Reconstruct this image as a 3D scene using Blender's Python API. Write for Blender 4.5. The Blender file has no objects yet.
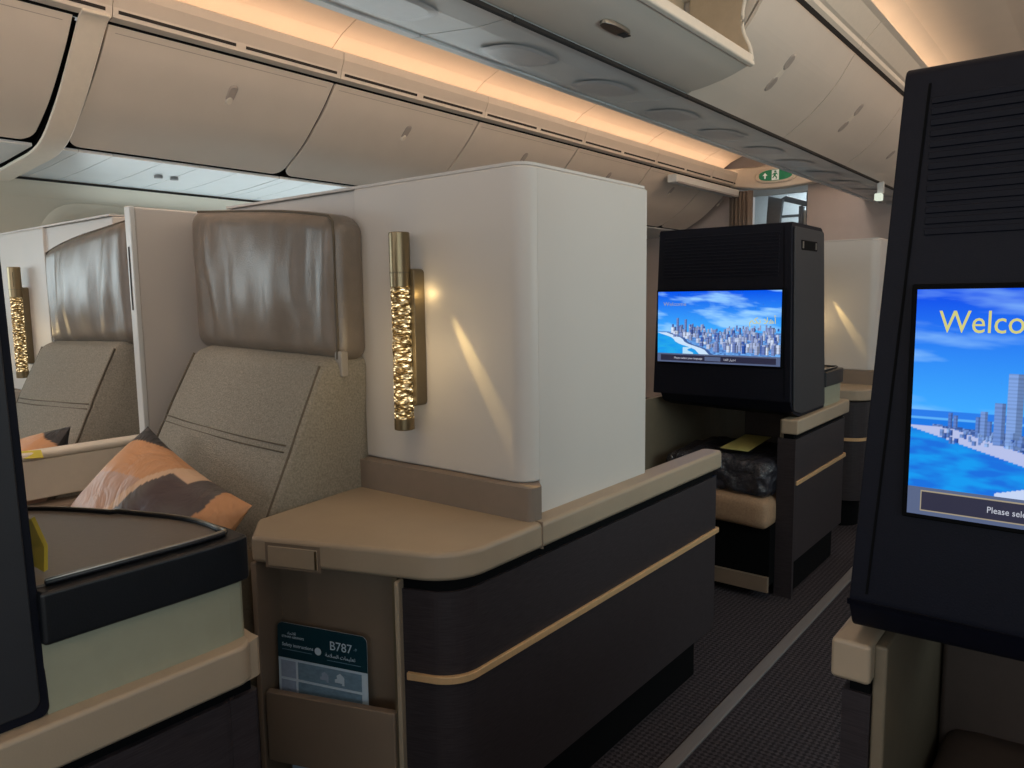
import bpy, bmesh, math, random
from mathutils import Vector, Matrix, noise
random.seed(7)
C = bpy.context.scene.collection
PI = math.pi

# ------------------------------------------------------------------ materials
def lin(c):
    def f(v):
        v /= 255.0
        return v / 12.92 if v <= .04045 else ((v + .055) / 1.055) ** 2.4
    return (f(c[0]), f(c[1]), f(c[2]), 1.0)

def mat(name, rgb, rough=.5, metal=0, var=0.06, nscale=40, stretch=(1, 1, 1), bump=0, bscale=200, bstretch=None, spec=.5, coat=0, ndetail=3):
    m = bpy.data.materials.new(name); m.use_nodes = True
    nt = m.node_tree; n = nt.nodes; l = nt.links
    b = n['Principled BSDF']
    b.inputs['Roughness'].default_value = rough
    b.inputs['Metallic'].default_value = metal
    b.inputs['Specular IOR Level'].default_value = spec
    b.inputs['Coat Weight'].default_value = coat
    tc = n.new('ShaderNodeTexCoord')
    mp = n.new('ShaderNodeMapping'); mp.inputs['Scale'].default_value = stretch
    l.new(tc.outputs['Object'], mp.inputs['Vector'])
    nz = n.new('ShaderNodeTexNoise'); nz.inputs['Scale'].default_value = nscale; nz.inputs['Detail'].default_value = ndetail
    l.new(mp.outputs['Vector'], nz.inputs['Vector'])
    cr = n.new('ShaderNodeValToRGB')
    c = lin(rgb)
    cr.color_ramp.elements[0].position = .3; cr.color_ramp.elements[1].position = .7
    cr.color_ramp.elements[0].color = [max(0, x * (1 - var)) for x in c[:3]] + [1]
    cr.color_ramp.elements[1].color = [min(1, x * (1 + var)) for x in c[:3]] + [1]
    l.new(nz.outputs['Fac'], cr.inputs['Fac']); l.new(cr.outputs['Color'], b.inputs['Base Color'])
    if bump:
        mp2 = n.new('ShaderNodeMapping'); mp2.inputs['Scale'].default_value = bstretch or (1, 1, 1)
        l.new(tc.outputs['Object'], mp2.inputs['Vector'])
        n2 = n.new('ShaderNodeTexNoise'); n2.inputs['Scale'].default_value = bscale; n2.inputs['Detail'].default_value = 4
        l.new(mp2.outputs['Vector'], n2.inputs['Vector'])
        bp = n.new('ShaderNodeBump'); bp.inputs['Strength'].default_value = bump; bp.inputs['Distance'].default_value = .01
        l.new(n2.outputs['Fac'], bp.inputs['Height']); l.new(bp.outputs['Normal'], b.inputs['Normal'])
    return m

def emit_mat(name, rgb, strength, base=(20, 20, 20)):
    m = mat(name, base, .4)
    b = m.node_tree.nodes['Principled BSDF']
    b.inputs['Emission Color'].default_value = lin(rgb); b.inputs['Emission Strength'].default_value = strength
    return m

M = {}
M['bin'] = mat('bin_plastic', (214, 204, 192), .42, var=.02, nscale=6)
M['bin_dark'] = mat('bin_gap_shadow', (40, 36, 34), .8)
M['bin_lip'] = mat('bin_lip_cream', (225, 215, 200), .45, var=.02)
M['bin_inner'] = mat('bin_liner_beige', (196, 176, 150), .6, var=.04)
M['service'] = mat('service_panel_plastic', (205, 208, 208), .4, var=.02, nscale=8)
M['dish'] = mat('service_dish_grey', (188, 190, 192), .35, var=.03)
M['service_unit'] = mat('service_unit_grey', (150, 150, 152), .4, var=.03)
M['ceil'] = mat('ceiling_plastic', (226, 212, 196), .55, var=.02, nscale=5)
M['latch'] = mat('latch_grey', (168, 158, 150), .35, var=.03)
M['metal'] = mat('brushed_steel', (150, 146, 138), .3, 1, var=.1, nscale=60, stretch=(1, 1, 20))
M['shell'] = mat('shell_white_lacquer', (198, 193, 188), .45, var=.012, nscale=4, bump=.02, bscale=300)
M['shell_side'] = mat('shell_side_white', (206, 213, 208), .5, var=.012, nscale=4)  # lighter, cooler copy of the shell lacquer with daylight in its colour; unused
M['beige'] = mat('console_beige', (158, 142, 122), .45, var=.03, nscale=15, bump=.03, bscale=400)
M['beige2'] = mat('pocket_taupe', (122, 106, 91), .55, var=.03, nscale=15, bump=.03, bscale=400)
M['plinth'] = mat('plinth_taupe', (128, 114, 102), .5, var=.03)
M['cream'] = mat('cream_band', (146, 146, 126), .5, var=.03, bump=.02, bscale=400)
M['wood'] = mat('dark_wood_laminate', (47, 42, 45), .45, var=.35, nscale=30, stretch=(1, 1, 22), bump=.06, bscale=30, bstretch=(1, 1, 22), ndetail=6, spec=.3)
M['black'] = mat('black_gap', (6, 7, 9), .8, spec=.1)
M['navy'] = mat('black_plastic_blue_glow', (5, 8, 23), .6, var=.1, bump=.06, bscale=500, spec=.22)  # blue glow of the screens is put into this near-black body colour
M['navy_side'] = mat('graphite_plastic', (34, 35, 40), .5, var=.06, bump=.05, bscale=500)
M['rim'] = mat('black_leather_rim', (16, 19, 24), .38, var=.1, bump=.05, bscale=350)
M['gold'] = mat('gold_trim', (206, 168, 124), .4, .25, var=.05, nscale=50, stretch=(1, 6, 1))
M['tray'] = mat('tray_top_brown', (108, 98, 89), .3, var=.05, nscale=120, bump=.03, bscale=300, spec=.6)
M['bronze'] = mat('sconce_bronze', (140, 124, 96), .32, .85, var=.06, nscale=40, stretch=(1, 1, .1))
M['bronze_plate'] = mat('sconce_plate_bronze', (124, 112, 90), .45, .6, var=.05)
M['leather'] = mat('taupe_leather', (116, 107, 98), .30, var=.08, nscale=25, bump=.12, bscale=260, spec=.6)
M['fabric'] = mat('grey_tweed', (146, 141, 130), .92, var=.22, nscale=230, bump=.5, bscale=420, spec=.15)
M['seam'] = mat('seam_thread', (96, 88, 76), .9)
M['strap'] = mat('strap_grey', (150, 145, 138), .5)
M['cushion'] = mat('seat_cushion_olive', (104, 93, 76), .85, var=.15, nscale=200, bump=.3, bscale=400)
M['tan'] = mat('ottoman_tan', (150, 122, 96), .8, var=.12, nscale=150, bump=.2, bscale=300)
M['inner'] = mat('footwell_beige', (112, 101, 84), .6, var=.04)
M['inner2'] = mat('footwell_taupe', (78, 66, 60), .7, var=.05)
M['window'] = mat('window_shade_white', (226, 226, 218), .5, var=.02)
M['sidewall'] = mat('sidewall_cream', (222, 214, 196), .6, var=.02, nscale=5)
M['bulkhead'] = mat('bulkhead_rose_beige', (178, 167, 162), .6, var=.03, nscale=8)
M['door_white'] = mat('galley_panel_pale', (196, 206, 210), .4, var=.03)
M['galley_grey'] = mat('galley_grey', (96, 100, 104), .4, var=.05)
M['curtain'] = mat('curtain_brown', (128, 117, 108), .85, var=.15, nscale=60, stretch=(4, 4, .4))
M['card_teal'] = mat('card_teal', (18, 54, 66), .3, var=.04)
M['card_blue'] = mat('card_blue_grey', (112, 140, 162), .3, var=.15, nscale=90, stretch=(1, 1, 2))
M['card_blue2'] = mat('card_pale_blue', (146, 162, 188), .3, var=.08, nscale=90)
M['card_white'] = mat('card_white', (188, 206, 222), .35, var=.02)
M['yellow'] = mat('yellow_card', (190, 176, 62), .5, var=.05)
M['greenyellow'] = mat('pale_yellow_card', (182, 176, 108), .5, var=.08, nscale=10)
M['blanket'] = mat('navy_blanket', (42, 42, 52), .9, var=.25, nscale=60, bump=.5, bscale=60)
M['track'] = mat('seat_track_cover', (104, 101, 102), .5, var=.1, nscale=60, stretch=(1, .1, 1))
M['green'] = emit_mat('exit_green', (24, 120, 84), .25, (20, 110, 70))
M['signwhite'] = emit_mat('sign_white', (220, 225, 220), .25, (220, 220, 215))
M['lamp'] = emit_mat('small_lamp', (235, 245, 225), .85)
M['txt_yellow'] = emit_mat('title_yellow', (222, 216, 128), .85)
M['txt_faint'] = emit_mat('title_faint', (170, 176, 196), .7)
M['txt_white'] = emit_mat('caption_white', (214, 218, 232), .75)
M['bar_grey'] = emit_mat('caption_bar_grey', (104, 120, 160), .62)
M['bar_dark'] = emit_mat('caption_box_dark', (52, 52, 82), .55)
M['bar_line'] = emit_mat('caption_outline', (190, 176, 150), .65)

def plastic_bag():
    m = bpy.data.materials.new('clear_plastic_wrap'); m.use_nodes = True
    n = m.node_tree.nodes; l = m.node_tree.links
    b = n['Principled BSDF']; b.inputs['Base Color'].default_value = lin((60, 58, 66)); b.inputs['Roughness'].default_value = .12
    b.inputs['Specular IOR Level'].default_value = .9; b.inputs['Alpha'].default_value = .55
    tc = n.new('ShaderNodeTexCoord'); mp = n.new('ShaderNodeMapping'); mp.inputs['Scale'].default_value = (1, .5, .7)
    l.new(tc.outputs['Object'], mp.inputs['Vector'])
    nz = n.new('ShaderNodeTexNoise'); nz.inputs['Scale'].default_value = 45; nz.inputs['Detail'].default_value = 3
    l.new(mp.outputs['Vector'], nz.inputs['Vector'])
    bp = n.new('ShaderNodeBump'); bp.inputs['Strength'].default_value = 1; bp.inputs['Distance'].default_value = .03
    l.new(nz.outputs['Fac'], bp.inputs['Height']); l.new(bp.outputs['Normal'], b.inputs['Normal'])
    return m
M['plastic'] = plastic_bag()

def carpet():
    m = bpy.data.materials.new('aisle_carpet'); m.use_nodes = True
    n = m.node_tree.nodes; l = m.node_tree.links
    b = n['Principled BSDF']; b.inputs['Roughness'].default_value = .95; b.inputs['Specular IOR Level'].default_value = .1
    tc = n.new('ShaderNodeTexCoord'); mp = n.new('ShaderNodeMapping')
    mp.inputs['Rotation'].default_value = (0, 0, PI / 4); mp.inputs['Scale'].default_value = (95, 95, 1)
    l.new(tc.outputs['Object'], mp.inputs['Vector'])
    ck = n.new('ShaderNodeTexChecker'); ck.inputs['Scale'].default_value = 1
    l.new(mp.outputs['Vector'], ck.inputs['Vector'])
    ck.inputs['Color1'].default_value = lin((44, 41, 45)); ck.inputs['Color2'].default_value = lin((66, 62, 67))
    nz = n.new('ShaderNodeTexNoise'); nz.inputs['Scale'].default_value = 130; nz.inputs['Detail'].default_value = 4
    l.new(tc.outputs['Object'], nz.inputs['Vector'])
    mx = n.new('ShaderNodeMixRGB'); mx.blend_type = 'OVERLAY'; mx.inputs['Fac'].default_value = .9
    l.new(ck.outputs['Color'], mx.inputs['Color1']); l.new(nz.outputs['Fac'], mx.inputs['Color2'])
    l.new(mx.outputs['Color'], b.inputs['Base Color'])
    bp = n.new('ShaderNodeBump'); bp.inputs['Strength'].default_value = .7; bp.inputs['Distance'].default_value = .01
    l.new(nz.outputs['Fac'], bp.inputs['Height']); l.new(bp.outputs['Normal'], b.inputs['Normal'])
    return m
M['carpet'] = carpet()

def crystal():
    m = bpy.data.materials.new('bubbled_crystal_lit'); m.use_nodes = True
    n = m.node_tree.nodes; l = m.node_tree.links
    b = n['Principled BSDF']; b.inputs['Base Color'].default_value = lin((92, 74, 46)); b.inputs['Roughness'].default_value = .12
    b.inputs['Metallic'].default_value = .3
    tc = n.new('ShaderNodeTexCoord'); mp = n.new('ShaderNodeMapping'); mp.inputs['Scale'].default_value = (.8, .8, 2.0)
    l.new(tc.outputs['Object'], mp.inputs['Vector'])
    v = n.new('ShaderNodeTexVoronoi'); v.inputs['Scale'].default_value = 120; v.inputs['Randomness'].default_value = 1
    l.new(mp.outputs['Vector'], v.inputs['Vector'])
    nz = n.new('ShaderNodeTexNoise'); nz.inputs['Scale'].default_value = 85; nz.inputs['Detail'].default_value = 2
    l.new(mp.outputs['Vector'], nz.inputs['Vector'])
    cr = n.new('ShaderNodeValToRGB'); e = cr.color_ramp.elements
    e[0].position = .44; e[0].color = (.06, .035, .012, 1)
    e[1].position = .62; e[1].color = (1.0, .80, .46, 1)
    x = e.new(.52); x.color = (.30, .19, .065, 1)
    l.new(nz.outputs['Fac'], cr.inputs['Fac'])
    mr = n.new('ShaderNodeMapRange'); mr.inputs['From Min'].default_value = 0; mr.inputs['From Max'].default_value = .55
    mr.inputs['To Min'].default_value = 4.4; mr.inputs['To Max'].default_value = .25
    l.new(v.outputs['Distance'], mr.inputs['Value'])
    l.new(cr.outputs['Color'], b.inputs['Emission Color']); l.new(mr.outputs['Result'], b.inputs['Emission Strength'])
    bp = n.new('ShaderNodeBump'); bp.inputs['Strength'].default_value = .8; bp.inputs['Distance'].default_value = .01
    l.new(v.outputs['Distance'], bp.inputs['Height']); l.new(bp.outputs['Normal'], b.inputs['Normal'])
    return m
M['crystal'] = crystal()

def pillow_mat():
    m = bpy.data.materials.new('printed_satin_pillow'); m.use_nodes = True
    n = m.node_tree.nodes; l = m.node_tree.links
    b = n['Principled BSDF']; b.inputs['Roughness'].default_value = .45
    at = n.new('ShaderNodeVertexColor'); at.layer_name = 'Col'
    l.new(at.outputs['Color'], b.inputs['Base Color'])
    tc = n.new('ShaderNodeTexCoord')
    nz = n.new('ShaderNodeTexNoise'); nz.inputs['Scale'].default_value = 9; nz.inputs['Detail'].default_value = 3; nz.inputs['Distortion'].default_value = 1.2
    l.new(tc.outputs['Object'], nz.inputs['Vector'])
    bp = n.new('ShaderNodeBump'); bp.inputs['Strength'].default_value = .55; bp.inputs['Distance'].default_value = .03
    l.new(nz.outputs['Fac'], bp.inputs['Height']); l.new(bp.outputs['Normal'], b.inputs['Normal'])
    return m
M['pillow'] = pillow_mat()

def screen_mat():
    m = bpy.data.materials.new('lit_display'); m.use_nodes = True
    n = m.node_tree.nodes; l = m.node_tree.links
    b = n['Principled BSDF']; b.inputs['Base Color'].default_value = (.002, .002, .003, 1); b.inputs['Roughness'].default_value = .3; b.inputs['Specular IOR Level'].default_value = .1
    at = n.new('ShaderNodeVertexColor'); at.layer_name = 'Col'
    l.new(at.outputs['Color'], b.inputs['Emission Color']); b.inputs['Emission Strength'].default_value = 1.08
    return m
M['screen'] = screen_mat()

# ------------------------------------------------------------------ mesh builder
class MB:
    def __init__(s): s.v = []; s.f = []
    def add(s, vs, fs):
        o = len(s.v); s.v += [tuple(v) for v in vs]; s.f += [tuple(i + o for i in f) for f in fs]; return s
    def box(s, x0, x1, y0, y1, z0, z1):
        vs = [(x0,y0,z0),(x1,y0,z0),(x1,y1,z0),(x0,y1,z0),(x0,y0,z1),(x1,y0,z1),(x1,y1,z1),(x0,y1,z1)]
        return s.add(vs, [(0,3,2,1),(4,5,6,7),(0,1,5,4),(1,2,6,5),(2,3,7,6),(3,0,4,7)])
    def prism(s, poly, a, b, axis='z', top=None):
        """poly: 2D outline; axis y: (x,z); z: (x,y); x: (y,z). top: optional other outline at b"""
        def P(p, h):
            return {'z': (p[0], p[1], h), 'y': (p[0], h, p[1]), 'x': (h, p[0], p[1])}[axis]
        n = len(poly); q = top or poly
        vs = [P(p, a) for p in poly] + [P(p, b) for p in q]
        fs = [(i, (i + 1) % n, (i + 1) % n + n, i + n) for i in range(n)]
        fs += [tuple(reversed(range(n))), tuple(range(n, 2 * n))]
        return s.add(vs, fs)
    def strip(s, prof, a, b, t, axis='y', nseg=1):
        """open 2D profile thickened by t (towards its left normal)"""
        n = len(prof); off = []
        for i in range(n):
            p0 = prof[max(0, i - 1)]; p1 = prof[min(n - 1, i + 1)]
            d = Vector((p1[0] - p0[0], p1[1] - p0[1])).normalized()
            off.append((prof[i][0] - d.y * t, prof[i][1] + d.x * t))
        return s.prism(prof + off[::-1], a, b, axis)
    def tube(s, pts, r, seg=12, caps=True):
        pts = [Vector(p) for p in pts]; n = len(pts); rings = []
        up = Vector((0, 0, 1))
        o = len(s.v)
        for i, p in enumerate(pts):
            d = (pts[min(n - 1, i + 1)] - pts[max(0, i - 1)]).normalized()
            a = d.cross(up)
            if a.length < 1e-4: a = d.cross(Vector((1, 0, 0)))
            a.normalize(); b = d.cross(a)
            rr = r[i] if isinstance(r, (list, tuple)) else r
            for k in range(seg):
                t = 2 * PI * k / seg
                s.v.append(tuple(p + a * (rr * math.cos(t)) + b * (rr * math.sin(t))))
        for i in range(n - 1):
            for k in range(seg):
                k2 = (k + 1) % seg
                s.f.append((o + i*seg + k, o + i*seg + k2, o + (i+1)*seg + k2, o + (i+1)*seg + k))
        if caps:
            s.f.append(tuple(o + k for k in reversed(range(seg)))); s.f.append(tuple(o + (n-1)*seg + k for k in range(seg)))
        return s
    def rbox(s, c, h, r, n=10, fn=None):
        """rounded box centre c, half sizes h, corner radius r, n cuts per side, fn deforms local pos (u,v,w,pos)"""
        idx = {}; o0 = len(s.v)
        def vert(u, v, w):
            k = (round(u, 5), round(v, 5), round(w, 5))
            if k in idx: return idx[k]
            p = Vector((u * h[0], v * h[1], w * h[2]))
            q = Vector([max(-(h[i] - r), min(h[i] - r, p[i])) for i in range(3)])
            d = p - q
            if d.length > 1e-9: p = q + d.normalized() * r
            if fn: p = Vector(fn(u, v, w, p))
            s.v.append(tuple(p + Vector(c))); idx[k] = len(s.v) - 1
            return idx[k]
        def g(i):   # finer toward the edges
            t = 2 * i / n - 1
            return math.copysign(1 - (1 - abs(t)) ** 1.6, t) if abs(t) > 0 else 0
        for ax in range(3):
            for sg in (-1, 1):
                for i in range(n):
                    for j in range(n):
                        q = []
                        for (a, b) in ((i, j), (i+1, j), (i+1, j+1), (i, j+1)):
                            co = [0, 0, 0]; co[ax] = sg; co[(ax+1) % 3] = g(a); co[(ax+2) % 3] = g(b)
                            q.append(vert(*co))
                        if sg < 0: q.reverse()
                        s.f.append(tuple(q))
        return s

def fillet(poly, radii, n=6):
    out = []; L = len(poly)
    for i, p in enumerate(poly):
        r = radii[i] if isinstance(radii, (list, tuple)) else radii
        p = Vector(p); a = Vector(poly[i - 1]) - p; b = Vector(poly[(i + 1) % L]) - p
        if r <= 0: out.append(tuple(p)); continue
        ang = a.angle(b); d = min(r / math.tan(ang / 2), a.length * .49, b.length * .49); rr = d * math.tan(ang / 2)
        p0 = p + a.normalized() * d; p1 = p + b.normalized() * d
        c = p + (a.normalized() + b.normalized()).normalized() * (rr / math.sin(ang / 2))
        v0 = p0 - c; v1 = p1 - c; t = v0.angle(v1)
        for k in range(n + 1):
            f = k / n
            out.append(tuple(c + (v0 * math.sin((1 - f) * t) + v1 * math.sin(f * t)) / math.sin(t)))
    return out

ROOT = {}
def build(name, mb, m, parent=None, bevel=0, seg=2, smooth=False, base=None, colors=None):
    if parent is not None: base = ROOT[parent]
    if base is None:
        xs = [v[0] for v in mb.v]; ys = [v[1] for v in mb.v]; zs = [v[2] for v in mb.v]
        base = Vector(((min(xs)+max(xs))/2, (min(ys)+max(ys))/2, min(zs)))
    base = Vector(base)
    me = bpy.data.meshes.new(name)
    me.from_pydata([tuple(Vector(v) - base) for v in mb.v], [], mb.f)
    b = bmesh.new(); b.from_mesh(me); bmesh.ops.recalc_face_normals(b, faces=b.faces); b.to_mesh(me); b.free()
    me.materials.append(M[m] if isinstance(m, str) else m)
    if smooth: me.polygons.foreach_set('use_smooth', [True] * len(me.polygons))
    o = bpy.data.objects.new(name, me); C.objects.link(o)
    if colors:
        ca = me.color_attributes.new('Col', 'FLOAT_COLOR', 'POINT')
        for i, c in enumerate(colors): ca.data[i].color = c
    if bevel:
        bv = o.modifiers.new('edge', 'BEVEL'); bv.width = bevel; bv.segments = seg; bv.limit_method = 'ANGLE'; bv.angle_limit = math.radians(40)
        bv.harden_normals = True
        me.polygons.foreach_set('use_smooth', [True] * len(me.polygons))
        try: me.set_sharp_from_angle(angle=math.radians(40))
        except Exception: pass
    ROOT[o] = base
    if parent is not None: o.parent = parent
    else: o.location = base
    return o

def thing(name, label, cat, loc, group=None):
    o = bpy.data.objects.new(name, None); C.objects.link(o); o.location = loc
    o.empty_display_size = .1
    ROOT[o] = Vector(loc)
    tag(o, label, cat, group); return o
def tag(o, label, cat, group=None):
    o['label'] = label; o['category'] = cat
    if group: o['group'] = group
    return o
def struct(name, mb, m, **k):
    o = build(name, mb, m, **k); o['kind'] = 'structure'; return o
def copy_tree(o, parent=None):
    c = o.copy(); C.objects.link(c)
    if parent is not None: c.parent = parent
    for ch in list(o.children): copy_tree(ch, c)
    return c

def text_mb(body, size, origin, ux, uz, depth=.0004, align='LEFT'):
    """text laid on the plane through origin with right = ux and up = uz"""
    cu = bpy.data.curves.new('txt', 'FONT'); cu.body = body; cu.size = size; cu.extrude = depth; cu.align_x = align
    cu.resolution_u = 3
    o = bpy.data.objects.new('txt', cu); C.objects.link(o)
    dg = bpy.context.evaluated_depsgraph_get(); me = bpy.data.meshes.new_from_object(o.evaluated_get(dg))
    mb = MB(); ux = Vector(ux).normalized(); uz = Vector(uz).normalized(); nn = ux.cross(uz); o3 = Vector(origin)
    mb.add([o3 + ux * v.co.x + uz * v.co.y + nn * v.co.z for v in me.vertices], [tuple(p.vertices) for p in me.polygons])
    bpy.data.objects.remove(o); bpy.data.curves.remove(cu); bpy.data.meshes.remove(me)
    return mb

# ------------------------------------------------------------------ camera
f_px = 750.0
R = Matrix(((0.7796005915176432, -0.06144984586857724, 0.6232550313860843),
            (0.6261443075028846, 0.09696468682911229, -0.7736544161897256),
            (-0.012892784302617463, 0.9933890305166754, 0.11407019839583826)))
cam = bpy.data.cameras.new('camera'); cam.sensor_width = 36; cam.lens = f_px / 1024 * 36; cam.clip_start = .01
co = bpy.data.objects.new('camera', cam); C.objects.link(co)
co.matrix_world = Matrix.Translation((0, 0, 1.1)) @ R.to_4x4()
bpy.context.scene.camera = co

Y0, Y1 = -3.2, 7.3
# ------------------------------------------------------------------ room shell
struct('floor', MB().box(-4.6, 1.0, Y0, 8.6, -.05, 0), 'carpet', base=(0, 0, 0))
track = struct('trim_1', MB().box(-.77, -.735, Y0 + .1, 7.1, 0, .008), 'track', bevel=.003)
# sidewall far left
sw = [(-4.08, 1.70), (-4.17, 1.62), (-4.27, 1.45), (-4.36, 1.2), (-4.40, .9), (-4.36, .5), (-4.25, .0)]
struct('wall_left', MB().strip(sw, Y0, Y1, -.04), 'sidewall', smooth=False)
for i, yc in enumerate((1.76, 3.0, .5)):
    t = bpy.data.objects.new('window_%d' % (i + 1), None); C.objects.link(t); t.location = (-4.3, yc, 1.3); t['kind'] = 'structure'; ROOT[t] = Vector(t.location)
    def ring(rx, rz, off, zc=1.32):
        pts = []
        for k in range(32):
            a = 2 * PI * k / 32
            cy = math.copysign(abs(math.cos(a)) ** .55, math.cos(a)) * rx; cz = math.copysign(abs(math.sin(a)) ** .7, math.sin(a)) * rz
            z = zc + cz
            x = None
            for (p, q) in zip(sw, sw[1:]):
                if q[1] <= z <= p[1]: x = p[0] + (q[0] - p[0]) * (p[1] - z) / (p[1] - q[1])
            pts.append((x + off, yc + cy, z))
        return pts
    mb = MB(); a = ring(.27, .29, .004); b = ring(.23, .25, .022); c = ring(.19, .21, .006)
    mb.add(a + b + c, [(k, (k+1) % 32, 32 + (k+1) % 32, 32 + k) for k in range(32)] + [(32 + k, 32 + (k+1) % 32, 64 + (k+1) % 32, 64 + k) for k in range(32)])
    build('window_frame', mb, 'sidewall', t, smooth=True)
    d = ring(.192, .212, .008)
    build('window_shade', MB().add(d, [tuple(range(32))]), 'window', t)
# end wall
mb = MB(); mb.box(-2.30, 1.04, 7.25, 7.29, 0, 2.75); mb.box(-4.5, -2.98, 7.25, 7.29, 0, 2.75); mb.box(-2.98, -2.30, 7.25, 7.29, 2.12, 2.75)
struct('wall_front', mb, 'bulkhead')

# ceilings: curved panels over each aisle
ceilp = [(-3.12, 2.235), (-3.10, 2.27), (-3.06, 2.31), (-2.98, 2.362), (-2.86, 2.41), (-2.6, 2.46), (-2.3, 2.485), (-1.80, 2.49)]
mb = MB()
for k in range(-4, 6):
    a = 1.385 + k * 1.045
    mb.strip(ceilp, a + .002, min(a + 1.043, 7.09), .02)
struct('ceiling', mb, 'ceil', smooth=False)
ceilr = [(-1.16, 2.24), (-1.1, 2.31), (-1.0, 2.38), (-.85, 2.43), (-.5, 2.46), (0.2, 2.46), (.6, 2.42)]
struct('ceiling_aisle', MB().strip(ceilr, Y0, Y1, .02), 'ceil')
struct('ceiling_void', MB().box(-4.6, 1.04, Y0, 8.6, 2.75, 2.79), 'bin_dark')

# ------------------------------------------------------------------ outboard bins (far left)
PB = 1.045; YB = 1.345          # pitch, start of the first full door
def curve(pts, n=12):
    """catmull-rom through 2D points"""
    P = [Vector(p) for p in pts]; P = [2 * P[0] - P[1]] + P + [2 * P[-1] - P[-2]]; out = []
    for i in range(1, len(P) - 2):
        for k in range(n):
            t = k / n; a, b, c, d = P[i-1], P[i], P[i+1], P[i+2]
            out.append(tuple(.5 * (2*b + (c-a)*t + (2*a-5*b+4*c-d)*t*t + (3*b-a-3*c+d)*t**3)))
    out.append(tuple(P[-2])); return out
dp = curve([(-2.983, 2.128), (-3.08, 2.022), (-3.245, 1.878), (-3.451, 1.752)], 5)
def door_mb(prof, y0, y1, t, rb=.0, rt=.0, n=14):
    """curved door skin following prof from y0 to y1, bottom corners rounded by rb"""
    L = [0]
    for p, q in zip(prof, prof[1:]): L.append(L[-1] + math.dist(p, q))
    rows = []
    for i, p in enumerate(prof):
        s = L[-1] - L[i]; ins = 0
        if rb and s < rb: ins = rb - math.sqrt(max(0, rb*rb - (rb - s) ** 2))
        rows.append((y0 + ins, y1 - ins))
    mb = MB(); nP = len(prof); off = []
    for i in range(nP):
        p0 = prof[max(0, i-1)]; p1 = prof[min(nP-1, i+1)]
        d = Vector((p1[0]-p0[0], p1[1]-p0[1])).normalized(); off.append((prof[i][0] + d.y * t, prof[i][1] - d.x * t))
    vs = [(p[0], r[0], p[1]) for p, r in zip(prof, rows)] + [(p[0], r[1], p[1]) for p, r in zip(prof, rows)]
    vs += [(p[0], r[0], p[1]) for p, r in zip(off, rows)] + [(p[0], r[1], p[1]) for p, r in zip(off, rows)]
    fs = []
    for i in range(nP - 1):
        fs += [(i, i+1, nP+i+1, nP+i), (2*nP+i, 3*nP+i, 3*nP+i+1, 2*nP+i+1), (i, 2*nP+i, 2*nP+i+1, i+1), (nP+i, nP+i+1, 3*nP+i+1, 3*nP+i)]
    fs += [(0, nP, 3*nP, 2*nP), (nP-1, 3*nP-1, 4*nP-1, 2*nP-1)]
    return mb.add(vs, fs)
dpf = curve([(-2.983, 2.128), (-3.08, 2.022), (-3.245, 1.878), (-3.42, 1.772), (-3.451, 1.752)], 8)
def latch_at(prof, frac, yc, h, w, proud, sign=1):
    L = [0]
    for p, q in zip(prof, prof[1:]): L.append(L[-1] + math.dist(p, q))
    s = frac * L[-1]
    for i in range(len(prof) - 1):
        if L[i+1] >= s:
            f = (s - L[i]) / (L[i+1] - L[i]); p = Vector(prof[i]).lerp(Vector(prof[i+1]), f); d = (Vector(prof[i+1]) - Vector(prof[i])).normalized(); break
    nrm = Vector((-d.y, d.x)) * sign
    n = 20; top = []; bot = []
    for k in range(n):
        a = 2 * PI * k / n
        cu = math.cos(a) * w / 2; cv = math.sin(a) * w / 2 + math.copysign((h - w) / 2, math.sin(a))
        for lst, e, sc in ((bot, .0, 1), (top, proud, .8)):
            q = p + d * (-cv) * (sc if abs(sc) else 1) + nrm * e
            lst.append((q.x, yc + cu * sc, q.y))
    mb = MB(); mb.add(bot + top, [(k, (k+1) % n, n + (k+1) % n, n + k) for k in range(n)] + [tuple(range(n, 2*n))])
    return mb
BINW = {-1: 'nearest, cut by the left edge of the picture', 0: 'largest, right after the wide curved rib', 1: 'above the tall white seat shell', 2: 'second beyond the white seat shell corner',
        3: 'third from the curtain', 4: 'second from the curtain', 5: 'last before the curtain'}
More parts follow.
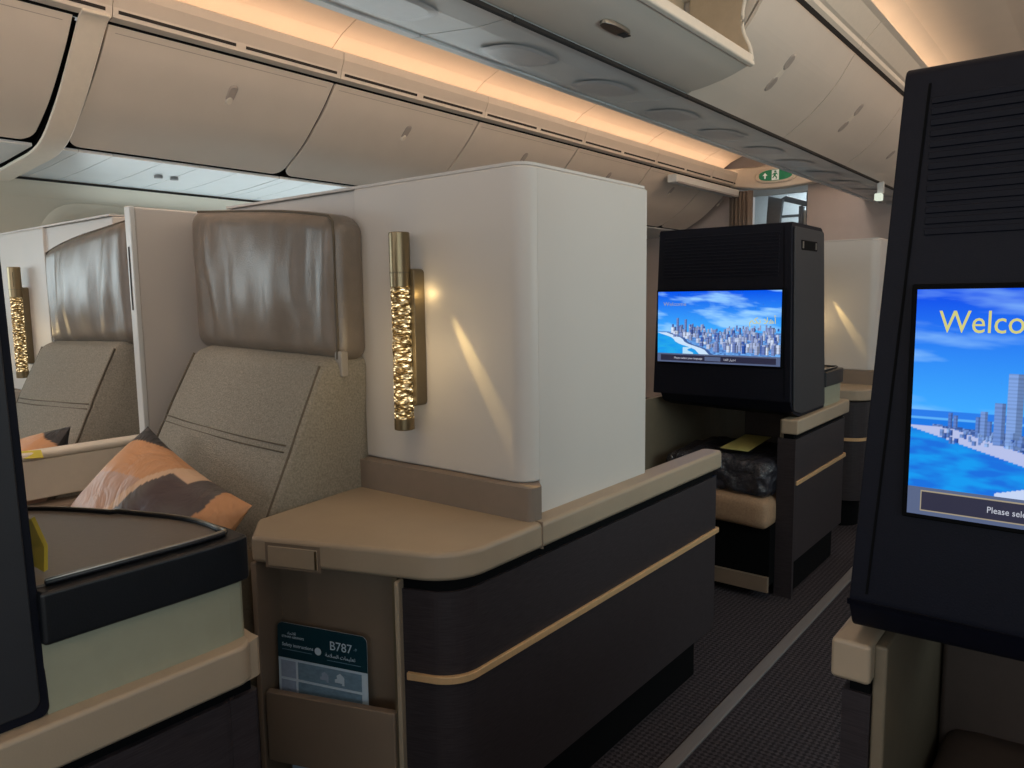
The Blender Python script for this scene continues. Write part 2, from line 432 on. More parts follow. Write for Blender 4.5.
for k in range(-3, 6):
    y0 = YB + k * PB + (0 if k >= 0 else -.11)
    y1 = y0 + PB - .012
    lab = {-3: 'far outboard bin beside the aft seats, out of view', -2: 'outboard bin behind the nearest left bin, out of view',
           -1: 'cream overhead bin at the top left picture corner, before the curved rib', 0: 'widest cream overhead bin with oval latch, just right of the curved rib',
           1: 'second cream overhead bin right of the curved rib, above the white shell', 2: 'third cream overhead bin right of the curved rib, above the bright shell side',
           3: 'fourth cream overhead bin right of the curved rib', 4: 'cream overhead bin second nearest the brown curtain', 5: 'cream overhead bin next to the brown curtain'}[k]
    if k < -1: continue
    t = thing('overhead_bin', lab, 'overhead bin', (-3.3, (y0 + y1) / 2, 1.74), 'outboard overhead bins')
    y1 = min(y1, 7.09)
    body = [(p[0] - .012, p[1] + .014) for p in dpf[1:-1]] + [(-3.475, 1.766), (-4.0, 1.752), (-4.0, 2.128), (-3.005, 2.128)]
    build('bin_body', MB().prism(body, y0 - .004, y1 + (.010 if k >= 0 else .016), 'y'), 'black', t)
    d = build('bin_door', door_mb(dpf, y0, y1, .014, rb=.06), 'bin', t, bevel=.004, smooth=True)
    build('top_seam', MB().strip([(p[0] + .0012, p[1] + .0012) for p in (dp[1], (dp[1][0] * .9 + dp[2][0] * .1, dp[1][1] * .9 + dp[2][1] * .1))], y0 + .03, y1 - .03, .0006), 'latch', t)
    lt = build('latch', latch_at(dp, .27, y0 + PB * .535, .085, .042, .004), 'latch', t, smooth=False)
    lt.parent = d
    build('latch_paddle', latch_at(dp, .33, y0 + PB * .535, .04, .03, .008), 'bin_lip', t).parent = d
# ribs
def tubez(p, q): return None
rib_prof = curve([(-2.94, 2.15), (-2.985, 2.125), (-3.09, 2.017), (-3.25, 1.868), (-3.45, 1.745), (-3.75, 1.71), (-4.09, 1.685)], 5)
rbt = thing('bin_rib', 'wide curved cream rib between the first two overhead bins on the left', 'bin rib', (-3.4, 1.286, 1.69))
build('rib_backing', MB().prism([(-3.03, 2.126), (-3.13, 1.99), (-3.29, 1.85), (-3.49, 1.73), (-4.0, 1.72), (-4.0, 2.126)], 1.2395, 1.3325, 'y'), 'black', rbt)
rb = build('rib_cover', MB().strip(rib_prof, 1.236, 1.336, .014), 'bin_lip', rbt, bevel=.006, smooth=True)
# air outlet panels above the bins
ap = [(-2.975, 2.136), (-2.945, 2.145), (-2.938, 2.18), (-2.916, 2.225), (-2.913, 2.258), (-2.93, 2.268)]
for k in range(-1, 6):
    y0 = 1.345 + k * PB; y1 = y0 + PB - .003
    lab = ['air outlet panel at the top left corner, left of the rib', 'cream air outlet panel above the widest bin', 'cream air outlet panel above the second bin right of the rib',
           'cream air outlet panel above the third bin right of the rib', 'cream air outlet panel above the fourth bin right of the rib', 'cream air outlet panel second nearest the curtain', 'cream air outlet panel nearest the curtain'][k + 1]
    t = thing('air_outlet_panel', lab, 'air outlet panel', (-2.95, (y0+y1)/2, 2.13), 'air outlet panels above the left bins')
    build('shadow_gap', MB().box(-2.999, -2.9775, y0 + (.0 if k >= 0 else 0), min(y1, 7.09), 2.1285, 2.1375), 'black', t)
    build('outlet_strip', MB().strip(ap, y0, min(y1, 7.1), .012), 'bin', t, smooth=False)
    for s in (0, 1):
        a = y0 + .02 + s * PB * .5; b = a + PB * .455
        build('slot', MB().strip([(-2.9395, 2.159), (-2.9372, 2.171)], a, min(b, 7.08), .004), 'bin_dark', t)
# service strip under the bins
for k in range(-1, 6):
    y0 = YB + k * PB - (0.11 if k < 0 else 0); y1 = y0 + PB - .004
    lab = ['pale service panel with reading lights left of the curved rib', 'pale service panel lit blue under the widest left bin', 'service panel under the second bin right of the rib',
           'service panel under the third left bin right of the rib', 'service panel under the fourth left bin', 'service panel under the second left bin from the curtain', 'service panel under the left bin at the curtain'][k + 1]
    t = thing('service_panel', lab, 'service panel', (-3.78, (y0+y1)/2, 1.7), 'service panels under the left bins')
    sp = [(-3.475, 1.738), (-3.78, 1.715), (-4.08, 1.702)]
    cuts = [y0, y0 + .06, y0 + .20, y0 + .42, y0 + .60, y0 + .80, y1]
    mb = MB()
    for a, b in zip(cuts, cuts[1:]): mb.strip(sp, a + .0015, b - .0015, -.012)
    build('panel', mb, 'service', t)
    build('edge_gap', MB().box(-4.092, -4.078, y0, y1, 1.69, 1.70), 'bin_dark', t)
    for q in (.52, .57):
        pts = [(-3.72 + .02 * math.cos(2*PI*j/14), y0 + q + (.03 if q > .55 else 0) + .02 * math.sin(2*PI*j/14)) for j in range(14)]
        build('reading_light', MB().prism(pts, 1.706, 1.722, 'z'), 'service_unit', t, bevel=.002)

# curtain rail-like housing at the end of the bins
t = thing('ceiling_monitor_case', 'long pale grey housing under the last left bins before the curtain', 'housing', (-2.94, 6.5, 2.02))
build('case', MB().box(-2.985, -2.90, 5.80, 7.15, 2.035, 2.10), 'service', t, bevel=.008)
build('case_edge', MB().box(-2.905, -2.897, 5.82, 7.13, 2.03, 2.045), 'service_unit', t)

# end soffit with exit sign
sof = [(-3.10, 2.16), (-2.93, 2.13), (-2.75, 2.095), (-2.5, 2.085), (-2.28, 2.10), (-2.0, 2.115), (-1.8, 2.115), (-1.8, 2.26), (-2.0, 2.27), (-2.3, 2.33), (-2.5, 2.33), (-2.75, 2.30), (-3.1, 2.32)]
so = build('end_soffit', MB().prism(sof, 7.125, 7.245, 'y'), 'bin_lip', bevel=.02, seg=3)
tag(so, 'rounded cream soffit above the brown curtain carrying the green exit sign', 'soffit')
t = thing('exit_sign', 'green and white oval exit sign on the soffit above the far doorway', 'exit sign', (-2.62, 7.11, 2.16))
def oval(cx, cz, rx, rz, n=24): return [(cx + rx * math.copysign(abs(math.cos(2*PI*k/n)) ** .8, math.cos(2*PI*k/n)), cz + rz * math.copysign(abs(math.sin(2*PI*k/n)) ** .7, math.sin(2*PI*k/n))) for k in range(n)]
build('sign_bezel', MB().prism(oval(-2.545, 2.200, .195, .068), 7.10, 7.121, 'y'), 'bin_lip', t, bevel=.006)
build('sign_face', MB().prism(oval(-2.55, 2.202, .155, .05), 7.094, 7.101, 'y'), 'green', t)
g = MB().prism([(-2.645, 2.228), (-2.668, 2.202), (-2.652, 2.202), (-2.652, 2.175), (-2.638, 2.175), (-2.638, 2.202), (-2.622, 2.202)], 7.09, 7.095, 'y')
build('arrow', g, 'signwhite', t)
g = MB().box(-2.58, -2.515, 7.088, 7.095, 2.156, 2.248)
build('white_square', g, 'signwhite', t)
g = MB(); g.prism(oval(-2.585, 2.236, .009, .009), 7.084, 7.089, 'y')
g.prism([(-2.60, 2.222), (-2.575, 2.226), (-2.562, 2.21), (-2.566, 2.206), (-2.577, 2.216), (-2.582, 2.20), (-2.568, 2.186), (-2.572, 2.168), (-2.579, 2.168), (-2.577, 2.184), (-2.593, 2.194), (-2.603, 2.176), (-2.612, 2.18), (-2.597, 2.204), (-2.606, 2.214), (-2.611, 2.206), (-2.616, 2.208)], 7.084, 7.089, 'y')
g.v = [(v[0] + .038, v[1], v[2] - .005) for v in g.v]
build('running_figure', g, 'green', t)
# curtain
cur = []
n = 60
for i in range(n + 1):
    s = i / n; cur.append((-2.985 + .215 * s, 7.10 + .022 * math.sin(s * 34) + .008 * math.sin(s * 71)))
mb = MB().strip(cur, .05, 2.085, .006, 'z')
tag(build('curtain', mb, 'curtain', smooth=True), 'gathered brown curtain at the far doorway under the exit sign', 'curtain')
# galley seen through the doorway
t = thing('galley_unit', 'pale galley cabinet with dark frame seen through the far doorway', 'galley', (-2.5, 8.2, 0))
build('back_panel', MB().box(-3.2, -1.9, 8.3, 8.34, 0, 2.4), 'door_white', t)
build('dark_jamb', MB().prism([(-2.78, 1.3), (-2.68, 1.3), (-2.60, 2.02), (-2.74, 2.06)], 7.45, 7.5, 'y'), 'galley_grey', t)
build('frame_bar', MB().prism([(-2.70, 2.03), (-2.62, 2.07), (-2.33, 1.965), (-2.33, 1.92)], 7.6, 7.66, 'y'), 'galley_grey', t, bevel=.008)
build('frame_post', MB().box(-2.365, -2.32, 7.42, 7.5, 0, 2.06), 'galley_grey', t, bevel=.006)
build('frame_post', MB().box(-2.50, -2.46, 7.62, 7.68, 0, 1.96), 'galley_grey', t, bevel=.006)
build('shelf_edge', MB().box(-2.9, -2.45, 7.9, 7.94, 1.885, 1.91), 'galley_grey', t)
build('cabinet_door', MB().box(-2.47, -2.36, 7.66, 7.69, .2, 1.92), 'bin_lip', t, bevel=.005)
build('head_panel', MB().box(-2.98, -2.30, 7.35, 7.40, 2.055, 2.14), 'door_white', t, bevel=.01)
build('ceiling_panel', MB().box(-3.1, -1.9, 7.4, 8.3, 2.36, 2.4), 'door_white', t)

# ------------------------------------------------------------------ centre bins (upper right)
cdp = curve([(-1.316, 1.852), (-1.20, 1.935), (-1.085, 2.05), (-1.0, 2.18)], 6)
cyl = [(2.71 + k * 1.045) for k in range(-5, 5)]
for k, y0 in enumerate(cyl):
    if y0 + 1.04 < 1.0 or y0 > 7: continue
    y1 = min(y0 + 1.039, 7.2)
    opened = abs(y0 + 1.045 - 2.71) < .01
    i = round((y0 - 2.71) / 1.045)
    lab = {-1: 'white centre overhead bin hanging open with its bucket lowered', 0: 'white centre overhead bin just beyond the open one', 1: 'white centre overhead bin second beyond the open one',
           2: 'white centre overhead bin third beyond the open one', 3: 'white centre overhead bin fourth beyond the open one', 4: 'farthest white centre bin'}.get(i, 'white centre overhead bin this side of the open one')
    if i < -1: continue
    if opened: y0 = .70
    t = thing('centre_bin', lab, 'overhead bin', (-1.4, (y0 + y1) / 2, 1.85), 'centre overhead bins')
    body = [(-1.316, 1.885), (-1.21, 1.955), (-1.10, 2.06), (-1.02, 2.18), (-1.02, 2.22), (-1.67, 2.22), (-1.67, 1.90)]
    if not opened:
        build('bin_body', MB().prism(body, y0, y1 + .006, 'y'), 'bin', t)
        d = build('bin_door', door_mb([(p[0], p[1]) for p in cdp[::-1]], y0 + .0015, y1, .012), 'bin', t, smooth=False)
        for o2, sc in ((.40, 1), (.62, 1)):
            lt = build('latch', latch_at(cdp, o2, y0 + .47, .028, .05, .0035, sign=-1), 'latch', t); lt.parent = d
        lt = build('latch_recess', latch_at(cdp, .51, y0 + .47, .12, .045, .0015, sign=-1), 'bin_lip', t); lt.parent = d
    else:
        # lowered bucket: bottom skin, front lip and end cheeks
        bot = curve([(-1.316, 1.858), (-1.24, 1.866), (-1.15, 1.885), (-1.07, 1.912)], 5)
        bk = build('bucket', MB().strip(bot, y0 + .004, y1 - .0, .012), 'bin', t, bevel=.003)
        build('lip', MB().prism(fillet([(-1.078, 1.903), (-1.055, 1.908), (-1.06, 1.945), (-1.074, 1.945)], .006, 3), y0 + .004, y1, 'y'), 'bin_lip', t, smooth=False)
        ch = [(-1.30, 1.868), (-1.19, 1.885), (-1.062, 1.915)] + curve([(-1.062, 1.925), (-1.072, 1.97), (-1.098, 2.03), (-1.10, 2.10), (-1.085, 2.17)], 5) + [(-1.02, 2.185), (-1.30, 2.185)]
        for yy in (y0 + .004, y1 - .016):
            c = build('end_cheek', MB().prism(ch, yy, yy + .014, 'y'), 'bin_inner', t, bevel=.003)
        edge = [(p[0], y1 - .009, p[1]) for p in curve([(-1.062, 1.92), (-1.072, 1.97), (-1.098, 2.03), (-1.10, 2.10), (-1.085, 2.17)], 5)]
        build('cheek_edge', MB().tube(edge, .008, 8), 'bin_lip', t, smooth=True)
        build('bin_liner', MB().prism([(-1.78, 1.93), (-1.33, 1.90), (-1.33, 2.19), (-1.78, 2.19)], y0, y1, 'y'), 'bin_inner', t)
        build('top_panel', MB().box(-1.78, -1.0, y0, y1, 2.185, 2.22), 'bin_lip', t)
        h = MB(); yc, xc, zc = 1.97, -1.185, 1.874
        h.prism([(xc + .02 * math.cos(2*PI*j/20) * 1.1, yc + .075 * math.copysign(abs(math.sin(2*PI*j/20)) ** .7, math.sin(2*PI*j/20))) for j in range(20)], zc - .008, zc + .006, 'z')
        hd = build('handle', h, 'metal', t, bevel=.003); hd.parent = bk
        h2 = build('handle_recess', MB().box(xc - .012, xc + .012, yc + .03, yc + .068, zc - .0095, zc - .007), 'bin_dark', t); h2.parent = bk
# lip panel above the centre bin doors
lp = [(-.995, 2.188), (-.972, 2.205), (-.968, 2.222), (-.955, 2.228), (-.895, 2.292), (-.872, 2.302), (-.885, 2.32)]
for k in range(0, 3):
    y0 = 1.66 + k * 2.09
    lab = ['cream cove trim panel above the open centre bin', 'cream cove trim panel above the closed centre bins, running behind the near screen', 'cream cove trim panel at the far end of the centre bins'][k]
    o = build('cove_trim', MB().strip(lp, y0, min(y0 + 2.085, 7.2), .012), 'bin_lip'); tag(o, lab, 'trim panel', 'cove trim over the centre bins')
o = build('cove_gap', MB().strip([(-1.0, 2.183), (-.985, 2.194)], .6, 7.2, .004), 'bin_dark'); o.name = 'trim_2'; o['kind'] = 'structure'
# service strip under centre bins
for i in range(-2, 5):
    y0 = 2.71 + i * 1.045; y1 = min(y0 + 1.04, 7.2)
    lab = ['grey service panel at the top picture edge under the open centre bin', 'grey service panel left of the open centre bin bucket', 'service panel under the centre bin just beyond the open one', 'service panel under the second centre bin beyond the open one',
           'service panel under the third centre bin beyond the open one', 'service panel under the fourth centre bin beyond the open one', 'farthest service panel under the centre bins'][i + 2]
    t = thing('service_panel', lab, 'service panel', (-1.5, (y0+y1)/2, 1.85), 'service panels under the centre bins')
    prof = [(-1.322, 1.853), (-1.45, 1.855), (-1.60, 1.873), (-1.68, 1.885)]
    build('panel', MB().strip(prof, y0, y1, -.014), 'service', t, smooth=False)
    ed = curve([(-1.675, 1.878), (-1.715, 1.883), (-1.74, 1.905), (-1.745, 1.95), (-1.79, 1.96)], 5)
    build('rounded_edge', MB().strip(ed, y0, y1, -.012), 'service', t, smooth=False)
    build('seam_gap', MB().box(-1.328, -1.313, y0, y1, 1.843, 1.8535), 'bin_dark', t)
    for q in (.28, .78):
        yc = y0 + q; pts = []
        for j in range(28):
            a = 2*PI*j/28
            pts.append((-1.52 + .095 * math.copysign(abs(math.cos(a)) ** .6, math.cos(a)), yc + .13 * math.copysign(abs(math.sin(a)) ** .8, math.sin(a))))
        mb = MB().add([(p[0], p[1], 1.8575 + (-(p[0]) - 1.52) * .09) for p in pts] + [(-1.52 + (p[0] + 1.52) * .8, yc + (p[1] - yc) * .8, 1.8545 + (-(p[0]) - 1.52) * .085) for p in pts],
                      [(k2, (k2+1) % 28, 28 + (k2+1) % 28, 28 + k2) for k2 in range(28)] + [tuple(range(28, 56))])
        u = build('service_unit', mb, 'dish', t)
struct('trim_4', MB().box(-1.78, -1.18, .6, 7.2, 2.222, 2.75), 'bin_dark')
struct('trim_3', MB().box(-1.82, -1.785, Y0, 7.2, 1.95, 2.50), 'ceil')
# emergency light at far end
t = thing('hanging_sign_light', 'small lit white lamp hanging at the far end of the centre bins', 'lamp', (-1.3, 5.65, 1.73))
build('bracket', MB().box(-1.325, -1.285, 5.63, 5.66, 1.775, 1.85), 'service', t, bevel=.003)
build('lamp_lens', MB().box(-1.335, -1.29, 5.60, 5.66, 1.725, 1.772), 'lamp', t, bevel=.006)

# ------------------------------------------------------------------ main seat pair
SX, SY0, SY1, ST = -.899, 1.16, 1.644, 1.356
def privacy_shell(loc_label, dy=0, mirror=None, grp='white privacy shells'):
    def X(x): return x if mirror is None else 2 * mirror - x
    t = thing('privacy_shell', loc_label, 'seat shell', (X(-1.5), 1.3 + dy, 0), grp)
    # outline of the shell in plan, rounded aisle corner
    outl = [(-2.05 if mirror is None else -1.95, 1.172), (-1.405, 1.172), (-1.40, SY0), (SX, SY0), (SX, SY1), (-2.05 if mirror is None else -1.95, SY1)]
    outl = fillet(outl, [0, 0, .006, .040, .008, 0], 10)
    outl = [(X(a), b + dy) for a, b in outl]
    build('shell_wall', MB().prism(outl, .727, ST, 'z'), 'shell', t, bevel=.006, seg=2)
    # aisle side skin, same lacquer as the shell wall
    ski = fillet([(SX - .03, SY0 + .042), (SX + .0006, SY0 + .042), (SX + .0006, SY1 + .0006), (SX - .03, SY1 + .0006)], [0, .0005, .004, 0], 4)
    build('side_panel', MB().prism([(X(a), b + dy) for a, b in ski], .655, ST - .004, 'z'), 'shell', t)
    build('core', MB().prism([(X(a), b + dy) for a, b in [(-1.9, 1.22), (-.93, 1.22), (-.93, SY1 - .02), (-1.9, SY1 - .02)]], .02, .73, 'z'), 'plinth', t)
    pl = fillet([(-1.40, 1.126), (-.872, 1.138), (-.872, 1.172), (-.90, 1.20), (-1.40, 1.20)], [0, .014, 0, 0, 0], 4)
    build('plinth', MB().prism([(X(a), b + dy) for a, b in pl], .655, .727, 'z'), 'plinth', t)
    # thin cap moulding along the top
    cap = fillet([(-1.95, 1.163), (SX - .003, 1.163), (SX - .003, SY1 - .004), (-1.95, SY1 - .004)], [0, .038, .006, 0], 10)
    build('top_cap', MB().prism([(X(a), b + dy) for a, b in cap], ST, ST + .006, 'z'), 'shell', t)
    return t
shell = privacy_shell('tall white privacy shell with rounded corner carrying the lit wall lamp')
MIR = -2.155
privacy_shell('white privacy shell of the left neighbouring seat, behind its grey headrest', -.05, MIR - .1).location.z = .025
sh3 = copy_tree(shell); sh3.location.y += 2.74
sh3['label'] = 'distant white privacy shell behind the far screen unit, catching a lamp streak'

# --- wall lamps
def wall_lamp(label):
    x, y = -1.205, 1.118
    t = thing('wall_lamp', label, 'wall lamp', (x, 1.16, .816), 'crystal tube wall lamps')
    def cyl(z0, z1, r, seg=28, dz=.01):
        return MB().tube([(x, y, z0), (x, y, z1)], r, seg)
    build('cap', cyl(1.125, 1.242, .0225), 'bronze', t, bevel=.002, smooth=True)
    build('cap_ring', cyl(1.155, 1.158, .0229), 'bronze_plate', t)
    build('cap_slot', MB().box(x - .0197, x - .015, y - .0122, y - .008, 1.165, 1.222), 'black', t, bevel=.001)
    mb = MB(); n, m2 = 40, 90
    for j in range(m2 + 1):
        z = .842 + (1.125 - .842) * j / m2
        for i in range(n):
            a = 2 * PI * i / n
            r = .0208 + .0022 * noise.noise(Vector((math.cos(a) * 2.4, math.sin(a) * 2.4, z * 110)))
            mb.v.append((x + r * math.cos(a), y + r * math.sin(a), z))
    for j in range(m2):
        for i in range(n):
            mb.f.append((j*n + i, j*n + (i+1) % n, (j+1)*n + (i+1) % n, (j+1)*n + i))
    build('crystal_tube', mb, 'crystal', t, smooth=True)
    build('base_cap', cyl(.816, .842, .0222), 'bronze', t, bevel=.002, smooth=True)
    pl = fillet([(-1.215, .868), (-1.174, .868), (-1.174, 1.165), (-1.215, 1.165)], .010, 4)
    build('back_plate', MB().prism(pl, 1.128, 1.16, 'y'), 'bronze_plate', t, bevel=.002)
    return t
wl = wall_lamp('lit crystal tube wall lamp on the main white shell beside the headrest')
w2 = copy_tree(wl); w2.scale.x = -1; w2.location.x = -3.30; w2.location.y -= .05
w2['label'] = 'lit crystal tube wall lamp at the left picture edge, by the neighbouring seat'
w3 = copy_tree(wl); w3.location.y += 2.74; w3['label'] = 'crystal tube wall lamp on the distant shell, hidden behind the far screen unit'

# --- airline seat
def seat(label):
    t = thing('airline_seat', label, 'seat', (-1.68, .8, 0), 'grey pair seats')
    # headrest: top slopes down to the aisle side, puffed leather with folds
    def hf(u, v, w, p):
        x, y, z = p
        lift = (.020 - .046 * (u * .5 + .5) - .018 * max(0, u) ** 2) * (w * .5 + .5) - .018 * (u * .5 + .5) * (.5 - w * .5)
        y -= .018 * (1 - u*u) * (1 - w*w) * (1 if v < 0 else 0)
        if v < 0:
            q = noise.noise(Vector((x * 24 + 3, 1.3, z * 4))) * .6 + noise.noise(Vector((x * 60, 7.1 + x * 2, z * 7))) * .35
            amp = .024 * (1 - abs(w) ** 3) * (1 - abs(u) ** 6)
            y += amp * q
        y += -.025 * (w * .5 + .5) * 0
        return (x, y, z + lift)
    hb = build('headrest', MB().rbox((-1.683, 1.123, 1.152), (.317, .049, .179), .040, 34, hf), 'leather', t, smooth=True)
    def pp(u, w):
        p = hf(u, -1, w, Vector((u * .315, -.049, w * .177))); return (p[0] - 1.683, p[1] + 1.123 + .012, p[2] + 1.152)
    pts = [pp(u, .985) for u in (-.93, -.6, -.3, 0, .3, .6, .86)] + [pp(.955, .93), pp(.965, .7), pp(.965, 0), pp(.965, -.7), pp(.955, -.95)]
    pts = [(a, b - .004 if i > 6 else b + .008, c) for i, (a, b, c) in enumerate(pts)]
    build('piping', MB().tube(pts, .0035, 6), 'seam', t, smooth=True).parent = hb
    # backrest
    z0, z1 = .47, .985
    def bf(u, v, w, p):
        x, y, z = p
        f = (w * .5 + .5)                          # 0 bottom, 1 top
        sx = 1.0 + .08 * (1 - f)
        y2 = y + (1.055 - .80) * (f - .5) * .98 - .016 * (1 - u*u) * (1 - w*w) * (1 if v < 0 else .2)
        # soft crossing seam
        if v < 0: y2 += .007 * math.exp(-((w - .24 + .03 * u) / .03) ** 2) * (1 - abs(u) ** 8)
        if v < 0: y2 += .004 * noise.noise(Vector((x * 6, 2, z * 6)))
        if v > -.999: y2 = y2 + (.165 - y2) * (v * .5 + .5)
        return (x * (sx if u < 0 else 1.0 + .025 * (1 - f)) + (-.012 * (1 - f) if u < 0 else -.014), y2, z - .012 * (u * .5 + .5) * f)
    bk = build('backrest', MB().rbox((-1.660, .995, (z0 + z1) / 2), (.300, .072, (z1 - z0) / 2), .035, 30, bf), 'fabric', t, smooth=True)
    def bp(u, w, o=-.001):
        p = bf(u, -1, w, Vector((u * .300, -.072, w * (z1 - z0) / 2))); return (p[0] - 1.668, p[1] + .995 + o, p[2] + (z0 + z1) / 2)
    build('stitch_line', MB().tube([bp(u / 10, (.27 - .003 * u)) for u in range(-9, 10)], .0018, 6), 'seam', t, smooth=True).parent = bk
    build('stitch_line', MB().tube([bp(u / 10, (.215 - .003 * u)) for u in range(-9, 10)], .0018, 6), 'seam', t, smooth=True).parent = bk
    build('side_piping', MB().tube([bp(.955, w / 12, .004) for w in range(-11, 12)], .003, 6), 'seam', t, smooth=True).parent = bk
    build('side_piping', MB().tube([bp(-.93, w / 12, .004) for w in range(-11, 12)], .003, 6), 'seam', t, smooth=True).parent = bk
    # gap hardware between headrest and backrest
    build('strap', MB().box(-1.392, -1.366, 1.08, 1.10, .925, .985), 'strap', t, bevel=.004)
    # seat cushion and frame
    build('seat_cushion', MB().rbox((-1.69, .56, .44), (.30, .36, .075), .04, 14, lambda u, v, w, p: (p[0], p[1], p[2] + .012 * (1 - u*u) * (1 - v*v))), 'cushion', t, smooth=True)
    build('seat_base', MB().box(-1.96, -1.42, .24, 1.0, .0, .36), 'inner2', t, bevel=.01)
    return t
st = seat('grey tweed airline seat with wrinkled leather headrest beside the main lit wall lamp')
s2 = copy_tree(st); s2.scale.x = -1; s2.location.x = 2 * MIR + 1.68; s2.location.y -= .03
s2['label'] = 'grey tweed airline seat left of the upright divider panel, partly hidden'
# inner armrest between seat and console
o = build('inner_armrest', MB().prism(fillet([(-1.42, .50), (-1.30, .50), (-1.30, .99), (-1.42, .99)], .02, 4), .30, .575, 'z'), 'cushion', bevel=.008)
tag(o, 'low olive grey inner armrest between the main seat and the beige console', 'armrest')

# --- divider between the two seats
t = thing('seat_divider', 'upright beige divider panel between the two seats with low wall in front', 'divider', (-2.08, .8, 0))
build('screen_panel', MB().box(-2.098, -2.07, .966, 1.20, .60, 1.356), 'shell', t, bevel=.005)
build('edge_strip', MB().box(-2.100, -2.068, .952, .966, .70, 1.357), 'service', t, bevel=.003)
build('latch_slot', MB().box(-2.088, -2.082, .9505, .9525, 1.08, 1.25), 'bin_dark', t)
build('low_wall', MB().box(-2.11, -2.07, .10, .966, .615, .715), 'bin_lip', t, bevel=.004)
build('wall_cap', MB().prism(fillet([(-2.118, .715), (-2.066, .715), (-2.066, .735), (-2.118, .735)], .008, 3), .10, .962, 'y'), 'bin_lip', t)
build('lower_step', MB().box(-2.11, -2.02, .10, 1.0, .54, .60), 'beige2', t, bevel=.006)
build('lower_panel', MB().box(-2.11, -2.05, .10, 1.1, .0, .54), 'inner2', t)

# --- pillows
def pillow(label):
    org = Vector((-1.79, .885, .762)); right = Vector((-1.345, .875, .645)); U = (right - org)
    W, Hh = U.length, .36; U.normalize(); V = Vector((.02, -.62, -.78)); V = (V - U * V.dot(U)).normalized(); N = U.cross(V).normalized()
    if N.y > 0: N = -N
    c = org + U * W / 2 + V * Hh / 2 + N * .075
    n = 110; mb = MB(); cols = []
    pal = dict(o=lin((196, 142, 100)), p=lin((182, 146, 126)), d=lin((70, 54, 56)), k=lin((48, 46, 48)), c=lin((208, 172, 142)), g=lin((92, 88, 86)))
    def colour(a, b):      # a along width 0..1, b down 0..1
        w1 = .05 * noise.noise(Vector((a * 3, b * 3, 1))) + .02 * noise.noise(Vector((a * 9, b * 9, 4)))
        if b < .17 - a * .55 + w1: return pal['k']
        e1 = .60 - .36 * (b - .02) + .14 * b * b + w1
        if a < e1 - .045:
            return pal['o'] if b + .35 * a + w1 < .40 else pal['p']
        if a < e1: return pal['c']
        if a < .86 + .06 * math.sin(b * 5) - .1 * b + w1:
            if b < .10 and .52 < a < .70: return pal['c']
            q = max(0, min(1, noise.noise(Vector((a * 4 - b * 3, (a + b) * 3, 2))) * 1.5 + .3))
            return tuple(x + (y - x) * q for x, y in zip(pal['d'], pal['g']))  # soft grey sheen blended into the plum colour
        if b > .62 + .5 * (a - .86): return pal['g']
        return pal['o']
    for side in (1, -1):
        for i in range(n + 1):
            for j in range(n + 1):
                u, v = 2 * i / n - 1, 2 * j / n - 1
                h = .085 * ((1 - abs(u) ** 2.4) * (1 - abs(v) ** 2.4)) ** .55
                pin = 1 - .07 * (1 - abs(u) ** 2) * abs(v) ** 2
                pin2 = 1 - .06 * (1 - abs(v) ** 2) * abs(u) ** 2
                h += .006 * noise.noise(Vector((u * 2.5, v * 2.5 + u * 2, side))) * (1 - max(abs(u), abs(v)) ** 4)
                p = c + U * (u * W / 2 * pin2) + V * (v * Hh / 2 * pin) + N * (h * side)
                mb.v.append(tuple(p)); cols.append(colour(i / n, j / n))
        o = 0 if side == 1 else (n + 1) ** 2
        for i in range(n):
            for j in range(n):
                q = (o + i*(n+1) + j, o + (i+1)*(n+1) + j, o + (i+1)*(n+1) + j + 1, o + i*(n+1) + j + 1)
                mb.f.append(q if side == 1 else q[::-1])
    o = build('pillow', mb, 'pillow', smooth=True, colors=cols, base=c)
    return tag(o, label, 'pillow', 'printed seat pillows')
p1 = pillow('orange and plum printed pillow leaning on the main grey seat')
p2 = p1.copy(); C.objects.link(p2); p2.scale.x = -1; p2.location = (-2.36, p1.location.y - .02, p1.location.z - .035)
p2['label'] = 'orange and grey printed pillow just showing above the low wall on the left seat'

# --- main console
A2 = Vector((-1.25, .76)); E2 = Vector((.936, .351)); N2 = Vector((.351, -.936))
def fp(u, z, off=0):
    p = A2 + E2 * u + N2 * off; return (p.x, p.y, z)
def fbox(mb, u0, u1, z0, z1, o0, o1):
    vs = [fp(u0, z0, o1), fp(u1, z0, o1), fp(u1, z0, o0), fp(u0, z0, o0), fp(u0, z1, o1), fp(u1, z1, o1), fp(u1, z1, o0), fp(u0, z1, o0)]
    return mb.add(vs, [(0,1,2,3),(7,6,5,4),(0,4,5,1),(1,5,6,2),(2,6,7,3),(3,7,4,0)])
def corner_outline(inset):
    """front edge, rounded corner and aisle edge of the main console, shrunk by inset"""
    i = inset
    a = A2 - N2 * i; k = E2
    # intersection of the front line with the aisle line x=-.856-i
    xa = -.856 - i; s = (xa - a.x) / k.x; p = a + k * s
    return a, Vector((p.x, p.y)), xa
def console_poly(inset, y1, r):
    a, p, xa = corner_outline(inset)
    poly = [(a.x, a.y), (p.x, p.y), (xa, y1), (xa - .06, y1), (-.925, 1.19), (-1.385, 1.19), (-1.383, 1.116), (-1.338, .83)]
    return fillet(poly, [.01, r, .012, .02, 0, 0, 0, .02], 10)
t = thing('suite_console', 'main beige topped seat console with dark wood aisle side and gold strip', 'console', (-1.1, 1.2, 0), 'seat suite consoles')
build('worktop', MB().prism(console_poly(0, 2.02, .11), .607, .660, 'z'), 'beige', t, bevel=.010, seg=3)
a = fp(.028, .647, .0005)
mb = MB(); fbox(mb, .036, .143, .606, .645, .002, -.01)
dl = build('drawer_front', mb, 'beige', t, bevel=.002)
